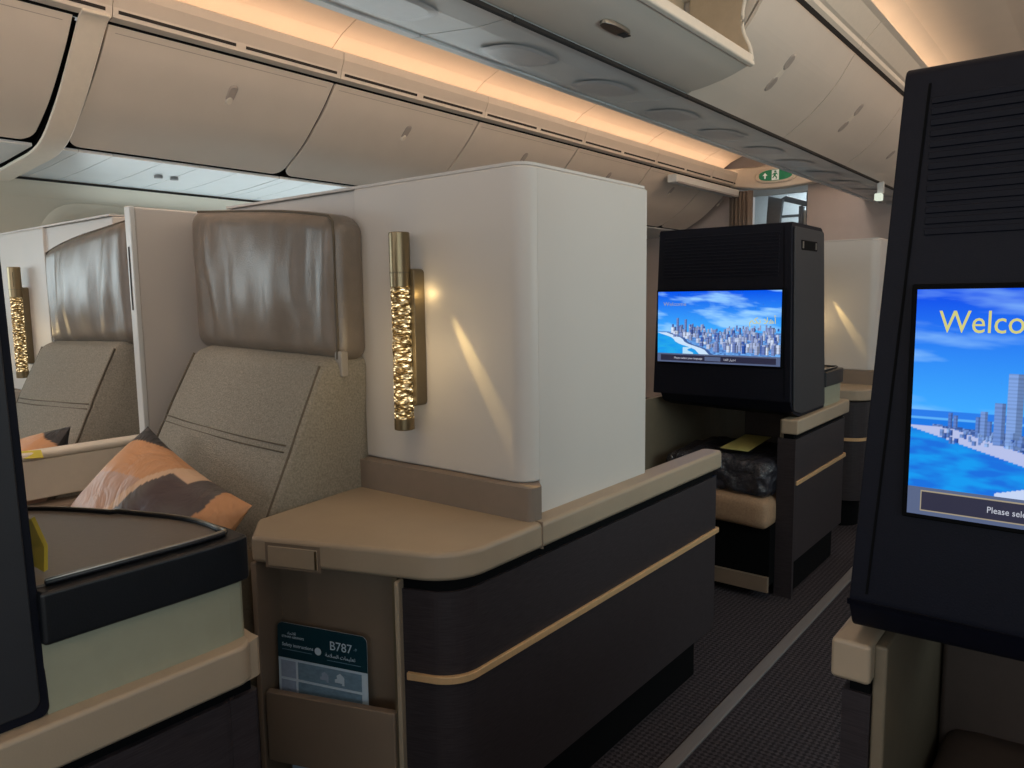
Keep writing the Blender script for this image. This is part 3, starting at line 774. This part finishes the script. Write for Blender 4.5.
mb = MB(); fbox(mb, .030, .149, .602, .651, .0006, -.01)
build('drawer_gap', mb, 'beige2', t)
mb = MB(); fbox(mb, .138, .142, .608, .643, .0035, 0); build('drawer_pull', mb, 'bronze', t)
# seam in the worktop at the shell corner
build('worktop_seam', MB().box(-.875, -.8545, 1.150, 1.153, .607, .6612), 'beige2', t)
# shadow groove and dark panel
def panel(inset, z0, z1, y1, r, name, m, u0=.306, w=.02, **k):
    a, p, xa = corner_outline(inset)
    st2 = a + E2 * u0
    poly = [tuple(st2), (p.x, p.y), (xa, y1), (xa - w, y1), (p.x - w, p.y + w * .6), tuple(st2 - N2 * w)]
    poly = fillet(poly, [0, r, .004, 0, max(.02, r - w), 0], 12)
    return build(name, MB().prism(poly, z0, z1, 'z'), m, t, **k)
panel(.016, .585, .608, 1.99, .10, 'shadow_groove', 'black')
panel(.010, .135, .587, 2.005, .105, 'wood_panel', 'wood')
panel(.045, .0, .137, 1.95, .08, 'toe_kick', 'black')
panel(.0035, .419, .433, 2.015, .11, 'gold_strip', 'gold', u0=.315, w=.012, bevel=.0015)
a, p, xa = corner_outline(.010)
build('end_panel', MB().box(xa - .07, xa - .004, 1.985, 2.004, .135, .587), 'wood', t)
build('end_kick', MB().box(-.97, -.905, 1.9, 1.95, .0, .137), 'black', t)
build('inner_wall', MB().box(-.955, -.925, 1.64, 2.0, .0, .60), 'inner2', t)
# literature recess
mb = MB(); fbox(mb, 0, .306, .02, .607, -.075, -.09); build('recess_back', mb, 'beige2', t)
mb = MB(); fbox(mb, -.006, .006, .02, .607, 0, -.09); build('recess_side', mb, 'beige2', t, bevel=.003)
mb = MB(); fbox(mb, .290, .300, .02, .607, -.006, -.09); build('recess_side', mb, 'bronze_plate', t)
mb = MB(); fbox(mb, .299, .308, .02, .603, .004, -.02); build('edge_trim', mb, 'beige', t, bevel=.002)
mb = MB(); fbox(mb, .016, .292, .212, .354, .004, -.012); build('pocket_flap', mb, 'beige2', t, bevel=.003)
mb = MB(); fbox(mb, .016, .292, .02, .10, .004, -.012); build('lower_pocket_flap', mb, 'beige2', t, bevel=.003)
mb = MB(); fbox(mb, 0, .30, .0, .03, -.01, -.09); build('recess_floor', mb, 'beige2', t)
build('console_core', MB().prism([(-1.32, .87), (-1.0, .985), (-.925, 1.10), (-.93, 1.2), (-1.36, 1.2)], .0, .606, 'z'), 'inner2', t)

# --- safety card
t = thing('safety_card', 'teal and pale blue aircraft safety card standing in the console pocket', 'safety card', fp(.12, .22, -.04))
def cp(u, v, off):          # card local: u across, v up, leaning back and turned a little
    lean = .02
    U0 = fp(.026 + u * .985 - v * .035, .207 + v * .985, -.024 - lean * v / .28 + off)
    du = u * -.035
    return (U0[0], U0[1], U0[2] + du)
CW, CH = .200, .272
def cbox(mb, u0, u1, v0, v1, o0, o1, rnd=0):
    ol = [(u0, v0), (u1, v0), (u1, v1), (u0, v1)]
    if rnd: ol = fillet(ol, [0, 0, rnd, rnd], 5)
    n = len(ol); vs = [cp(a, b, o1) for a, b in ol] + [cp(a, b, o0) for a, b in ol]
    return mb.add(vs, [(k, (k+1) % n, n + (k+1) % n, n + k) for k in range(n)] + [tuple(range(n)), tuple(reversed(range(n, 2*n)))])
build('sheet', cbox(MB(), 0, CW, 0, CH, -.001, 0, .012), 'card_white', t)
build('header', cbox(MB(), 0, CW, .202, CH, 0, .0006, .012), 'card_teal', t)
for (u0, u1, v0, v1, m) in ((.006, .040, .163, .197, 'card_blue2'), (.045, .187, .163, .197, 'card_blue'), (.006, .040, .125, .158, 'card_blue2'), (.045, .187, .106, .158, 'card_blue'), (.006, .040, .085, .120, 'card_blue2')):
    build('picture_panel', cbox(MB(), u0, u1, v0, v1, 0, .0006), m, t)
e0 = Vector(cp(0, .1, 0)); eu = (Vector(cp(.1, .1, 0)) - e0); ev = (Vector(cp(0, .2, 0)) - e0)
def ctext(body, size, u, v, m, name, align='LEFT'):
    build(name, text_mb(body, size, cp(u, v, .0010), eu, ev, .0002, align), m, t)
ctext('B787', .024, .118, .235, 'card_white', 'title_text')
ctext('-9', .009, .171, .240, 'card_blue', 'variant_text')
ctext('Safety instructions', .0095, .010, .226, 'card_white', 'safety_text')
ctext('ETIHAD AIRWAYS', .0062, .010, .243, 'card_white', 'airline_text')
ctext('\uFEA9\uFE8E\uFEA4\uFE97\uFEFB\uFE8D', .008, .022, .250, 'card_white', 'airline_text')
ctext('\uFE94\uFEE3\uFEFC\uFEB4\uFEDF\uFE8D \uFE95\uFE8E\uFEE4\uFEF4\uFEE0\uFECC\uFE97', .010, .108, .220, 'card_white', 'safety_text')
build('rule_line', cbox(MB(), .010, .078, .2185, .2195, .0006, .0009), 'card_blue', t)
build('rule_line', cbox(MB(), .112, .186, .2125, .2135, .0006, .0009), 'card_blue', t)
mb = MB(); pts = [(.092 + .0075 * math.cos(2*PI*k/20), .2265 + .0075 * math.sin(2*PI*k/20)) for k in range(20)]
mb.add([cp(a, b, .0009) for a, b in pts], [tuple(range(20))]); build('round_mark', mb, 'card_white', t)
for (u0, v0, s, m) in ((.128, .170, 1, 'card_white'), (.095, .170, .9, 'card_blue2')):   # seated figure pictograms
    pts = [(0, 0), (.016, 0), (.016, -.004), (.021, -.004), (.021, .012), (.012, .019), (.004, .014), (.005, .008), (0, .006)]
    build('pictogram', MB().add([cp(u0 + a * s, v0 + .002 + b * s, .0009) for a, b in pts], [tuple(range(len(pts)))]), m, t)
lf = MB(); fbox(lf, .045, .20, .04, .192, -.03, -.032)
tag(build('leaflet', lf, 'card_white'), 'pale leaflet in the lower pocket below the safety card', 'leaflet')

# ------------------------------------------------------------------ screen modules (screen unit on a console with side table)
def display_mesh(kind):
    n = (300, 168) if kind == 'far' else (560, 200)
    def H(a, b=0): return (math.sin(a * 127.1 + b * 311.7) * 43758.5453) % 1.0
    def sky(u, v, lo, hi):
        f = max(0, min(1, (v - lo) / (hi - lo)))
        c = Vector((lin((60, 166, 248))[:3])).lerp(Vector(lin((0, 80, 228))[:3]), f)
        q = noise.fractal(Vector((u * 3.2, v * 9 + u * 1.2, 3.7 if kind == 'far' else 8.1)), 1.0, 2.0, 5)
        k = max(0, min(1, (q + .02) * 1.5)) * (.9 if kind == 'far' else .6)
        c = c.lerp(Vector(lin((150, 205, 252))[:3]), k)
        return c
    blds = []
    rnd = random.Random(3)
    if kind == 'far':
        for i in range(260):
            u = .13 + .87 * rnd.random(); d = rnd.random()
            base = .47 - .33 * d * min(1, (u - .05) * 2.2); w = .006 + .010 * d
            h = .03 + .08 * rnd.random() + (.05 if u > .5 else 0) * d
            blds.append((d, u, base, w, h * .85, rnd.random()))
        for (u, h, w) in ((.175, .24, .010), (.245, .22, .011), (.21, .14, .012), (.30, .15, .009), (.15, .10, .012), (.92, .12, .03)):
            blds.append((.12, u, .36, w, h + .03, .35))
        blds.sort()
    else:
        for (d, u, b, w, h, s) in ((.1, .082, .405, .010, .06, .2), (.1, .093, .405, .008, .05, .3), (.2, .138, .37, .010, .085, .3), (.2, .149, .37, .013, .11, .5), (.25, .161, .36, .010, .08, .3), (.3, .180, .345, .022, .175, .45), (.4, .207, .335, .030, .31, .65),
                                  (.4, .25, .33, .03, .2, .5), (.4, .30, .33, .03, .3, .4), (.4, .36, .33, .04, .22, .5)):
            blds.append((d, u, b, w, h, s))
        for i in range(160):
            blds.append((.5 + rnd.random() * .3, .05 + .95 * rnd.random(), .33 + .05 * rnd.random(), .004 + .006 * rnd.random(), .01 + .02 * rnd.random(), rnd.random()))
    def col(u, v):
        if kind == 'far':
            c = sky(u, v, .45, 1.0)
            if v < .44: c = Vector(lin((110, 170, 236))[:3]).lerp(Vector(lin((70, 110, 180))[:3]), H(int(u * 60), int(v * 60)))
            if v < .42:
                shore = .06 + (.40 - v) * 1.25 + .02 * math.sin(v * 40)
                if u < shore - .02: c = Vector(lin((20, 140, 232))[:3]).lerp(Vector(lin((40, 170, 226))[:3]), noise.noise(Vector((u*12, v*30, 1))) * .5 + .5)
                elif u < shore + .06: c = Vector(lin((196, 220, 244))[:3])
                elif u < shore + .09: c = Vector(lin((60, 92, 150))[:3])
            if v < .22 and u < .30 - (.22 - v) * .2 + .03 * math.sin(v * 60) and u > .22: c = Vector(lin((176, 216, 240))[:3])
            for (d, bu, b, w, h, s) in blds:
                if abs(u - bu) < w and b <= v <= b + h and not (u < .20 and b < .25):
                    k = .45 + .55 * s
                    c = Vector(lin((40, 82, 170))[:3]).lerp(Vector(lin((214, 226, 248))[:3]), s * (.55 + .5 * d))
                    if u > bu + w * .35: c = c * .45
                    if (v * 70) % 1 < .3: c = c * .75
        else:
            c = sky(u, v, .47, .95)
            if v < .475: c = Vector(lin((40, 120, 226))[:3])
            if v < .445: c = Vector(lin((90, 170, 240))[:3]) if v > .43 else Vector(lin((24, 116, 222))[:3])
            lo = .392 - .56 * u; up = lo + min(.055, .012 + .5 * u)
            if v < up and v > lo: c = Vector(lin((176, 186, 226))[:3])
            elif v <= lo: 
                c = Vector(lin((20, 148, 232))[:3]).lerp(Vector(lin((24, 108, 214))[:3]), max(0, min(1, .5 + noise.fractal(Vector((u*14, v*26, 5)), 1, 2, 3) * 1.1)))
                if v < .155 + .02 * math.sin(u * 30) and u > .178: c = Vector(lin((190, 205, 236))[:3])
            if u > .045 and up < v < .412 - .12 * (u - .05):
                c = Vector(lin((44, 74, 140))[:3]).lerp(Vector(lin((120, 150, 210))[:3]), H(int(u * 240), int(v * 120)) ** 2)
            for (d, bu, b, w, h, s) in blds:
                if abs(u - bu) < w * .5 and b <= v <= b + h:
                    c = Vector(lin((44, 86, 176))[:3]).lerp(Vector(lin((150, 186, 240))[:3]), s)
                    if u > bu + w * .1: c = c * .6
                    if (v * 64) % 1 < .35: c = c * .8
        return (c.x, c.y, c.z, 1)
    return n, col

def module(lbls, sgn, ox, oy, kind, table=True, led_end=.69):
    """sgn +1: aisle on the +x side. ox: aisle plane x of the console, oy: screen face y. local a = distance inward from the aisle"""
    def X(a): return ox - sgn * a
    def Y(b): return oy + b
    def bx(mb, a0, a1, b0, b1, z0, z1):
        x0, x1 = sorted((X(a0), X(a1))); return mb.box(x0, x1, Y(b0), Y(b1), z0, z1)
    def pz(mb, poly, z0, z1): return mb.prism([(X(a), Y(b)) for a, b in poly], z0, z1, 'z')
    # ---- console
    t = thing('suite_console', lbls[0], 'console', (X(.1), Y(.35), 0), 'seat suite consoles')
    lw = .06 if kind != 'near' else .048
    led = fillet([(0, .02), (0, led_end), (lw, led_end), (lw, .02)], [.006, .045, 0, 0], 6)
    build('ledge', pz(MB(), led, .607, .660), 'beige', t, bevel=.006, seg=3)
    # rear ledge following the table curve
    tab = [(.016, .43), (.016, .612)] + [(.04, .634), (.12, .632), (.21, .602), (.31, .562), (.393, .508), (.50, .38), (.52, .34)]
    tabo = curve(tab, 4)
    def grow(o, d): return [(a - d * .6 if a < .03 else a, b + d) for a, b in o]
    rl = [(max(.006, a - .006), b + .004) for a, b in tabo if b > .46]
    build('rear_ledge', pz(MB(), [(.006, .46)] + rl[1:] + [(rl[-1][0], .46)], .606, .6575), 'beige', t)
    if kind == 'side': build('rear_groove', pz(MB(), [(.022, .46)] + [(max(.022, a), b - .012) for a, b in rl[1:]] + [(rl[-1][0], .46)], .58, .607), 'black', t)
    if kind == 'side': build('rear_panel', pz(MB(), [(.013, .46)] + [(max(.014, a), b - .006) for a, b in rl[1:]] + [(rl[-1][0], .46)], .02, .587), 'wood', t)
    pan = fillet([(.012, .05), (.012, led_end - .022), (lw - .002, led_end - .022), (lw - .002, .05)], [.004, .05, 0, 0], 6)
    build('wood_panel', pz(MB(), pan, .135, .588), 'wood', t)
    build('shadow_groove', pz(MB(), [(.02, .06), (.02, led_end - .04), (lw - .005, led_end - .04), (lw - .005, .06)], .585, .609), 'black', t)
    build('toe_kick', pz(MB(), [(.035, .08), (.035, .60), (.06, .60), (.06, .08)], 0, .137), 'black', t)
    build('gold_strip', pz(MB(), fillet([(.006, .05), (.006, led_end - .015), (.03, led_end - .01), (.03, .05)], [.002, .02, 0, 0], 4), .419, .433), 'gold', t, bevel=.0015)
    build('inner_wall', bx(MB(), lw - .002, lw + .015, .04 if kind == 'near' else .0525, .62, 0, .655), 'inner', t, bevel=.004)
    build('end_post', bx(MB(), .012, lw + (-.002 if kind == 'near' else .016), .035, .052, 0, .588), 'wood', t)
    build('end_post_gap', bx(MB(), .02, lw - .004, .04, .052, .588, .609), 'black', t)
    # footwell: side, curved back, sill
    wb = [(.07, .50), (.12, .535), (.30, .52), (.48, .46), (.56, .30), (.575, -.25), (.60, -.95)]
    build('footwell_back', MB().strip([(X(a), Y(b)) for a, b in curve(wb, 6)], 0, .70, .015, 'z'), 'inner', t, smooth=False)
    build('footwell_lining', bx(MB(), .066, .36, .44, .50, .30, .70), 'inner2', t, bevel=.01)
    # ottoman
    build('ottoman_base', bx(MB(), .075, .50, -.02, .46, .05, .27), 'black', t)
    build('ottoman_sill', bx(MB(), .075, .52, -.035, -.02, .03, .085), 'beige2', t)
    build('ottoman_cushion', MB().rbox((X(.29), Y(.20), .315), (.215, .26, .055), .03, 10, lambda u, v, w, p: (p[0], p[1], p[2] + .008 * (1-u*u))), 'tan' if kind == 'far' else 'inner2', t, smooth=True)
    # ---- side table behind the screen
    if table:
        tabp = [(.016, .388)] + tabo + [(.52, .34)]
        def ins(o, d): return [(a + (d if a < .25 else 0), b - (d if 0 < i < len(o) - 1 else 0)) for i, (a, b) in enumerate(o)]
        build('cream_band', pz(MB(), ins(tabp, .008), .655, .742), 'cream', t, smooth=False)
        rim = build('table_rim', pz(MB(), tabp, .738, .797), 'rim', t, bevel=.010, seg=3)
        build('table_top', pz(MB(), ins(tabp, .022), .795, .7995), 'tray', t)
        edge = [(X(.036), Y(.40), .801)] + [(X(a), Y(b), .801) for a, b in ins(tabp, .020)[4:-2]]
        build('top_bead', MB().tube(edge, .0035, 8), 'rim', t, smooth=True)
        build('steel_bead', MB().tube([(p[0], p[1], p[2] + .0028) for p in edge], .0022, 6), 'metal', t, smooth=True)
    # ---- screen unit
    s = thing('screen_unit', lbls[1], 'screen', (X(.28), Y(.2), .66), 'tall dark screen units')
    W0, W1, tp = (.022, .558, .024) if kind != 'near' else (.021, .60, .034)
    def lean(z): return (z - .72) * .05
    # side profile in (b, z): flat face, undercut chin, rear leaning; top slightly narrower than bottom
    zt0 = 1.350 if kind != 'near' else 1.356
    prof = fillet([(0, .72), (lean(zt0), zt0), (.385, zt0 - .002), (.39, .66), (.10, .66), (.03, .68)], [.03, .012, .03, .01, 0, .03], 5)
    vs = []; n = len(prof)
    for side in (0, 1):
        for (b, z) in prof:
            f = (z - .66) / .69
            a = (W0 + tp * f) if side == 0 else (W1 - .006 * f)
            vs.append((X(a), Y(b), z))
    # raise the inner lower corner (chamfered)
    for i, (b, z) in enumerate(prof):
        if z < .72: x, y, zz = vs[n + i]; vs[n + i] = (X(W1 - .03), y, zz + .012)
    mb = MB().add(vs, [(i, (i+1) % n, n + (i+1) % n, n + i) for i in range(n)] + [tuple(range(n)), tuple(reversed(range(n, 2*n)))])
    build('housing', mb, 'navy', s, bevel=.006, seg=3)
    # aisle-side cheek with hand slot
    def cheek(): return kind != 'near'
    ck = fillet([(.022, .69), (.014 + lean(1.335), 1.335), (.376, 1.333), (.380, .672), (.11, .672)], .012, 4)
    vs = []
    for d in (0, .006):
        for (b, z) in ck:
            f = (z - .66) / .69; vs.append((X(W0 + tp * f - d), Y(b), z))
    n = len(ck)
    if cheek():
        build('side_cheek', MB().add(vs, [(i, (i+1) % n, n + (i+1) % n, n + i) for i in range(n)] + [tuple(range(n)), tuple(reversed(range(n, 2*n)))]), 'navy_side' if kind != 'near' else 'navy', s, bevel=.002)
        hs = build('hand_slot', bx(MB(), .0355, .05, .11, .29, 1.255, 1.292), 'black', s, bevel=.004)
        build('slot_clip', bx(MB(), .0345, .0365, .118, .132, 1.262, 1.286), 'metal', s).parent = hs
        build('slot_clip', bx(MB(), .0345, .0365, .262, .278, 1.262, 1.286), 'metal', s).parent = hs
    # corner groove and front louvres
    mb = MB()
    g0, g1 = X(W0 + .033), X(W0 + .0365)
    mb.add([(X(W0 + .022), Y(lean(.735) - .0012), .735), (X(W0 + .025), Y(lean(.735) - .0012), .735), (X(W0 + tp + .028), Y(lean(1.335) - .0012), 1.335), (X(W0 + tp + .025), Y(lean(1.335) - .0012), 1.335)], [(0, 1, 2, 3)])
    build('corner_groove', mb, 'black', s)
    mb = MB()
    for k in range(13):
        z = 1.165 + k * .0122
        bx(mb, W0 + .063, W1 - .03, lean(z) - .0022, lean(z) + .004, z, z + .0075)
    build('vent_louvre', mb, 'navy', s, bevel=.001)
    # display
    x0, x1 = sorted((X(.061 if kind != 'near' else .085), X(.537 if kind != 'near' else .561)))
    zb, zt = (.848, 1.1155) if kind != 'near' else (.846, 1.1035)
    build('bezel', MB().box(x0 - .006, x1 + .006, Y(-.004), Y(.03), zb - .006, zt + .006), 'black', s, bevel=.002)
    if kind == 'side': return t, s
    (nu, nv), colf = display_mesh(kind)
    mb = MB(); cols = []
    for j in range(nv + 1):
        for i in range(nu + 1):
            u, v = i / nu, j / nv
            uu = u
            mb.v.append((x0 + (x1 - x0) * u, Y(-.0045), zb + (zt - zb) * v)); cols.append(colf(u, v))
    for j in range(nv):
        for i in range(nu):
            o = j * (nu + 1) + i; mb.f.append((o, o + 1, o + nu + 2, o + nu + 1))
    d = build('display', mb, 'screen', s, colors=cols)
    w, h = x1 - x0, zt - zb
    def rect(name, u0, u1, v0, v1, off, m):
        q = build(name, MB().box(x0 + w*u0, x0 + w*u1, Y(-.0045 - off - .0003), Y(-.0045 - off), zb + h*v0, zb + h*v1), m, s); q.parent = d
    def txt(name, body, size, u, v, m, align='LEFT', sq=1):
        tm = text_mb(body, size, (x0 + w*u, Y(-.0065), zb + h*v), (1, 0, 0), (0, 0, 1), .0002, align)
        tm.v = [(x0 + w*u + (a - x0 - w*u) * sq, b, c) for a, b, c in tm.v]
        q = build(name, tm, m, s); q.parent = d
    if kind == 'near':
        rect('caption_bar', 0, 1, 0, .125, .0004, 'bar_grey')
        rect('caption_outline', .028, .972, .018, .112, .0008, 'bar_line')
        rect('caption_box', .0305, .9695, .024, .106, .0012, 'bar_dark')
        txt('title_text', 'Welcome', .0350, .049, .815, 'txt_yellow', sq=.84)
        txt('caption_text', 'Please select your language', .0098, .165, .052, 'txt_white', sq=.86)
    else:
        rect('caption_bar', 0, 1, 0, .125, .0004, 'bar_grey')
        rect('caption_box', .03, .97, .022, .105, .0008, 'bar_dark')
        rect('caption_button', .41, .54, .035, .092, .0012, 'bar_grey')
        txt('caption_text', 'Please select your language', .0105, .15, .05, 'txt_white')
        txt('caption_text', '\uFE93\uFED0\uFEE0\uFEDF\uFE8D \uFEAD\uFE8E\uFEF4\uFE98\uFEA7\uFE8D', .011, .565, .048, 'txt_white')
        txt('title_text', 'Welcome', .020, .05, .80, 'txt_faint', sq=1.2)
        txt('title_text', '\uFEE2\uFEDC\uFE91 \uFEFC\uFEEB\uFE83', .032, .965, .56, 'txt_yellow', 'RIGHT')
    return t, s

module(('seat console beyond the main one with tan ottoman and gold strip', 'tall dark screen unit in the middle distance showing a skyline under clouds'), 1, -.848, 2.63, 'far')
module(('nearest console at lower left with curved brown side table and black rim', 'dark screen unit cut by the left picture edge, seen edge-on'), 1, -.848, 2.63 - 2.74, 'side', led_end=.628)
module(('dim console at the right picture edge below the Welcome screen', 'large dark screen unit at right showing the Welcome title'), -1, -.262, .955, 'near', table=False)

# next console far behind (front end of the following seat pair)
t = thing('suite_console', 'distant dark console with beige top below the far white shell', 'console', (-1.0, 3.8, 0), 'seat suite consoles')
def far_poly(i, y1): return fillet([(-1.30, 3.52 + i), (-.86 - i, 3.66 + i), (-.86 - i, y1), (-1.30, y1)], [.01, .09, 0, 0], 8)
build('worktop', MB().prism(far_poly(0, 4.6), .607, .66, 'z'), 'beige', t, bevel=.008)
build('wood_panel', MB().prism(far_poly(.012, 4.6), .135, .60, 'z'), 'wood', t)
build('toe_kick', MB().prism(far_poly(.05, 4.6), 0, .137, 'z'), 'black', t)
build('gold_strip', MB().prism(far_poly(.006, 4.6), .419, .433, 'z'), 'gold', t)

# ------------------------------------------------------------------ loose things in the far footwell
t = thing('wrapped_blanket', 'dark folded blanket in clear plastic wrap on the far ottoman', 'blanket', (-1.13, 2.83, .38))
def bl(amp, sd):
    def f(u, v, w, p):
        q = noise.noise(Vector((p[0] * 14 + sd, p[1] * 14, p[2] * 14))) * amp + noise.noise(Vector((p[0] * 40, p[1] * 40 + sd, p[2] * 30))) * amp * .5
        return (p[0] + q * .4 * abs(u), p[1] + q * abs(v), p[2] + q * abs(w) * .7)
    return f
build('folded_blanket', MB().rbox((-1.13, 2.81, .412), (.195, .20, .038), .03, 16, bl(.014, 1)), 'blanket', t, smooth=True)
build('folded_blanket', MB().rbox((-1.13, 2.82, .468), (.185, .19, .028), .025, 16, bl(.014, 4)), 'blanket', t, smooth=True)
build('plastic_wrap', MB().rbox((-1.13, 2.81, .438), (.207, .212, .070), .04, 26, bl(.024, 8)), 'plastic', t, smooth=True)
cd = MB().add([(-1.135, 2.655, .528), (-1.03, 2.66, .525), (-1.045, 2.94, .534), (-1.145, 2.93, .536), (-1.135, 2.655, .530), (-1.03, 2.66, .527), (-1.045, 2.94, .536), (-1.145, 2.93, .538)],
              [(0,3,2,1),(4,5,6,7),(0,1,5,4),(1,2,6,5),(2,3,7,6),(3,0,4,7)])
tag(build('menu_card', cd, 'greenyellow'), 'pale yellow green card lying on the wrapped blanket', 'card')
# yellow things at the left
cn = build('yellow_card', MB().add([(-1.08, .300, .803), (-.915, .300, .803), (-.945, .312, .822), (-1.01, .322, .842), (-1.08, .304, .805), (-.915, .304, .805), (-.945, .316, .824), (-1.01, .326, .844)],
     [(0,3,2,1),(4,5,6,7),(0,1,5,4),(1,2,6,5),(2,3,7,6),(3,0,4,7)]), 'yellow')
tag(cn, 'yellow folded card on the brown side table, tucked behind the edge-on screen', 'card')
cn = build('yellow_tag', MB().add([(-2.13, .60, .737), (-2.07, .695, .737), (-2.045, .69, .722), (-2.11, .59, .722), (-2.13, .60, .739), (-2.07, .695, .739), (-2.042, .69, .724), (-2.107, .59, .724)],
     [(0,3,2,1),(4,5,6,7),(0,1,5,4),(1,2,6,5),(2,3,7,6),(3,0,4,7)]), 'yellow')
tag(cn, 'small orange yellow tag on the low wall cap at the left', 'tag')

# ------------------------------------------------------------------ lighting
def area(name, loc, size, col, e, target=None, rot=None, spread=None):
    L = bpy.data.lights.new(name, 'AREA'); L.shape = 'RECTANGLE'; L.size, L.size_y = size; L.energy = e; L.color = col
    if spread: L.spread = math.radians(spread)
    o = bpy.data.objects.new(name, L); C.objects.link(o); o.location = loc
    if target is not None: o.rotation_euler = (Vector(target) - Vector(loc)).to_track_quat('-Z', 'Y').to_euler()
    if rot: o.rotation_euler = rot
    return o
def spot(name, loc, target, col, e, ang, blend=.6, r=.004):
    L = bpy.data.lights.new(name, 'SPOT'); L.energy = e; L.color = col; L.spot_size = math.radians(ang); L.spot_blend = blend; L.shadow_soft_size = r
    o = bpy.data.objects.new(name, L); C.objects.link(o); o.location = loc
    o.rotation_euler = (Vector(target) - Vector(loc)).to_track_quat('-Z', 'Y').to_euler(); return o
WARM = (1.0, .64, .40)
# cove strips: long warm lamps in the recess above the outboard bins and above the centre bins
area('cove_strip_far', (-2.985, 2.1, 2.232), (.03, 10.0), WARM, 8, target=(-2.95, 2.1, 3.0))
bpy.data.objects['cove_strip_far'].rotation_euler = (PI, 0, 0)
o = area('cove_strip_aisle', (-.965, 2.1, 2.27), (.03, 10.0), (1.0, .70, .46), 7); o.rotation_euler = (0, PI + .75, 0)
o = area('cove_strip_right', (.55, 2.1, 2.22), (.05, 10.0), (1.0, .74, .52), 34); o.rotation_euler = (0, PI - .8, 0)
# aisle wash lights, both aisles (ceiling washers)
o = area('aisle_wash_far', (-1.93, 2.4, 2.40), (.22, 9.0), (1.0, .84, .72), 44); o.rotation_euler = (0, -.9, 0)
o = area('aisle_wash_near', (-.55, 2.0, 2.43), (.3, 9.0), (1.0, .76, .60), 7); o.rotation_euler = (0, 0, 0)
# daylight from the windows on both cabin sides
area('window_daylight_right', (.95, 1.9, 1.25), (1.6, .45), (.76, .97, .98), 13, target=(-1.0, 1.6, 1.1))
area('window_daylight_right_aft', (.95, -1.2, 1.25), (2.4, .45), (.80, .95, 1.0), 12, target=(-1.6, .8, 1.1))
area('window_daylight_left', (-4.1, .2, 1.3), (2.0, .45), (.78, .94, 1.0), 12, target=(-2.4, 1.0, 1.2))
area('window_daylight_left_fwd', (-4.1, 3.2, 1.3), (3.0, .4), (.80, .95, 1.0), 14, target=(-3.0, 3.2, 1.6))
area('aft_fill', (-1.5, -2.8, 1.7), (2.6, .9), (.95, .92, .92), 22, target=(-1.6, 1.2, 1.1))  # added fill lamp behind the camera, gives the leather cool reflections
# galley light
area('galley_light', (-2.5, 7.9, 2.3), (.5, .3), (.85, .95, 1.0), 8, target=(-2.5, 7.9, 0))
# lamp streaks: narrow beams escaping the crystal tubes along the shell
def streaks(x, yw, s):
    spot('lamp_glow', (x + s * .010, yw - .030, 1.195), (x + s * .175, yw + .003, .935), (1.0, .70, .26), 17.0, 9, .9)
    for dz, e in ((.02, .35), (-.01, .45), (-.05, .5)):
        spot('lamp_glow', (x + s * .022, yw - .014, 1.112), (x + s * .26, yw + .010, 1.10 + dz), (1.0, .72, .30), e, 7, 1)
    for dz, e in ((-.02, .5), (-.07, .35)):
        spot('lamp_glow', (x - s * .055, yw - .016, 1.118), (x - s * .30, yw + .006, 1.09 + dz), (1.0, .72, .30), e, 7, 1)
    L = bpy.data.lights.new('lamp_bulb', 'POINT'); L.energy = .42; L.color = (1.0, .72, .36); L.shadow_soft_size = .04
    o = bpy.data.objects.new('lamp_bulb', L); C.objects.link(o); o.location = (x + s * .02, yw - .13, .98)
def halo(x, yw, s):
    L = bpy.data.lights.new('lamp_halo', 'POINT'); L.energy = .035; L.color = (1.0, .70, .30); L.shadow_soft_size = .008
    o = bpy.data.objects.new('lamp_halo', L); C.objects.link(o); o.location = (x + s * .034, yw - .018, 1.112)
halo(-1.19, 1.16, 1)
streaks(-1.19, 1.16, 1); streaks(-3.31, 1.11, -1); streaks(-1.19, 3.90, 1)

w = bpy.data.worlds.new('cabin_ambient'); bpy.context.scene.world = w; w.use_nodes = True
w.node_tree.nodes['Background'].inputs['Color'].default_value = (.97, .99, .98, 1); w.node_tree.nodes['Background'].inputs['Strength'].default_value = .30
vs_ = bpy.context.scene.view_settings
vs_.view_transform = 'Standard'; vs_.look = 'None'; vs_.exposure = 0; vs_.gamma = 1
bpy.context.scene.cycles.use_denoising = True
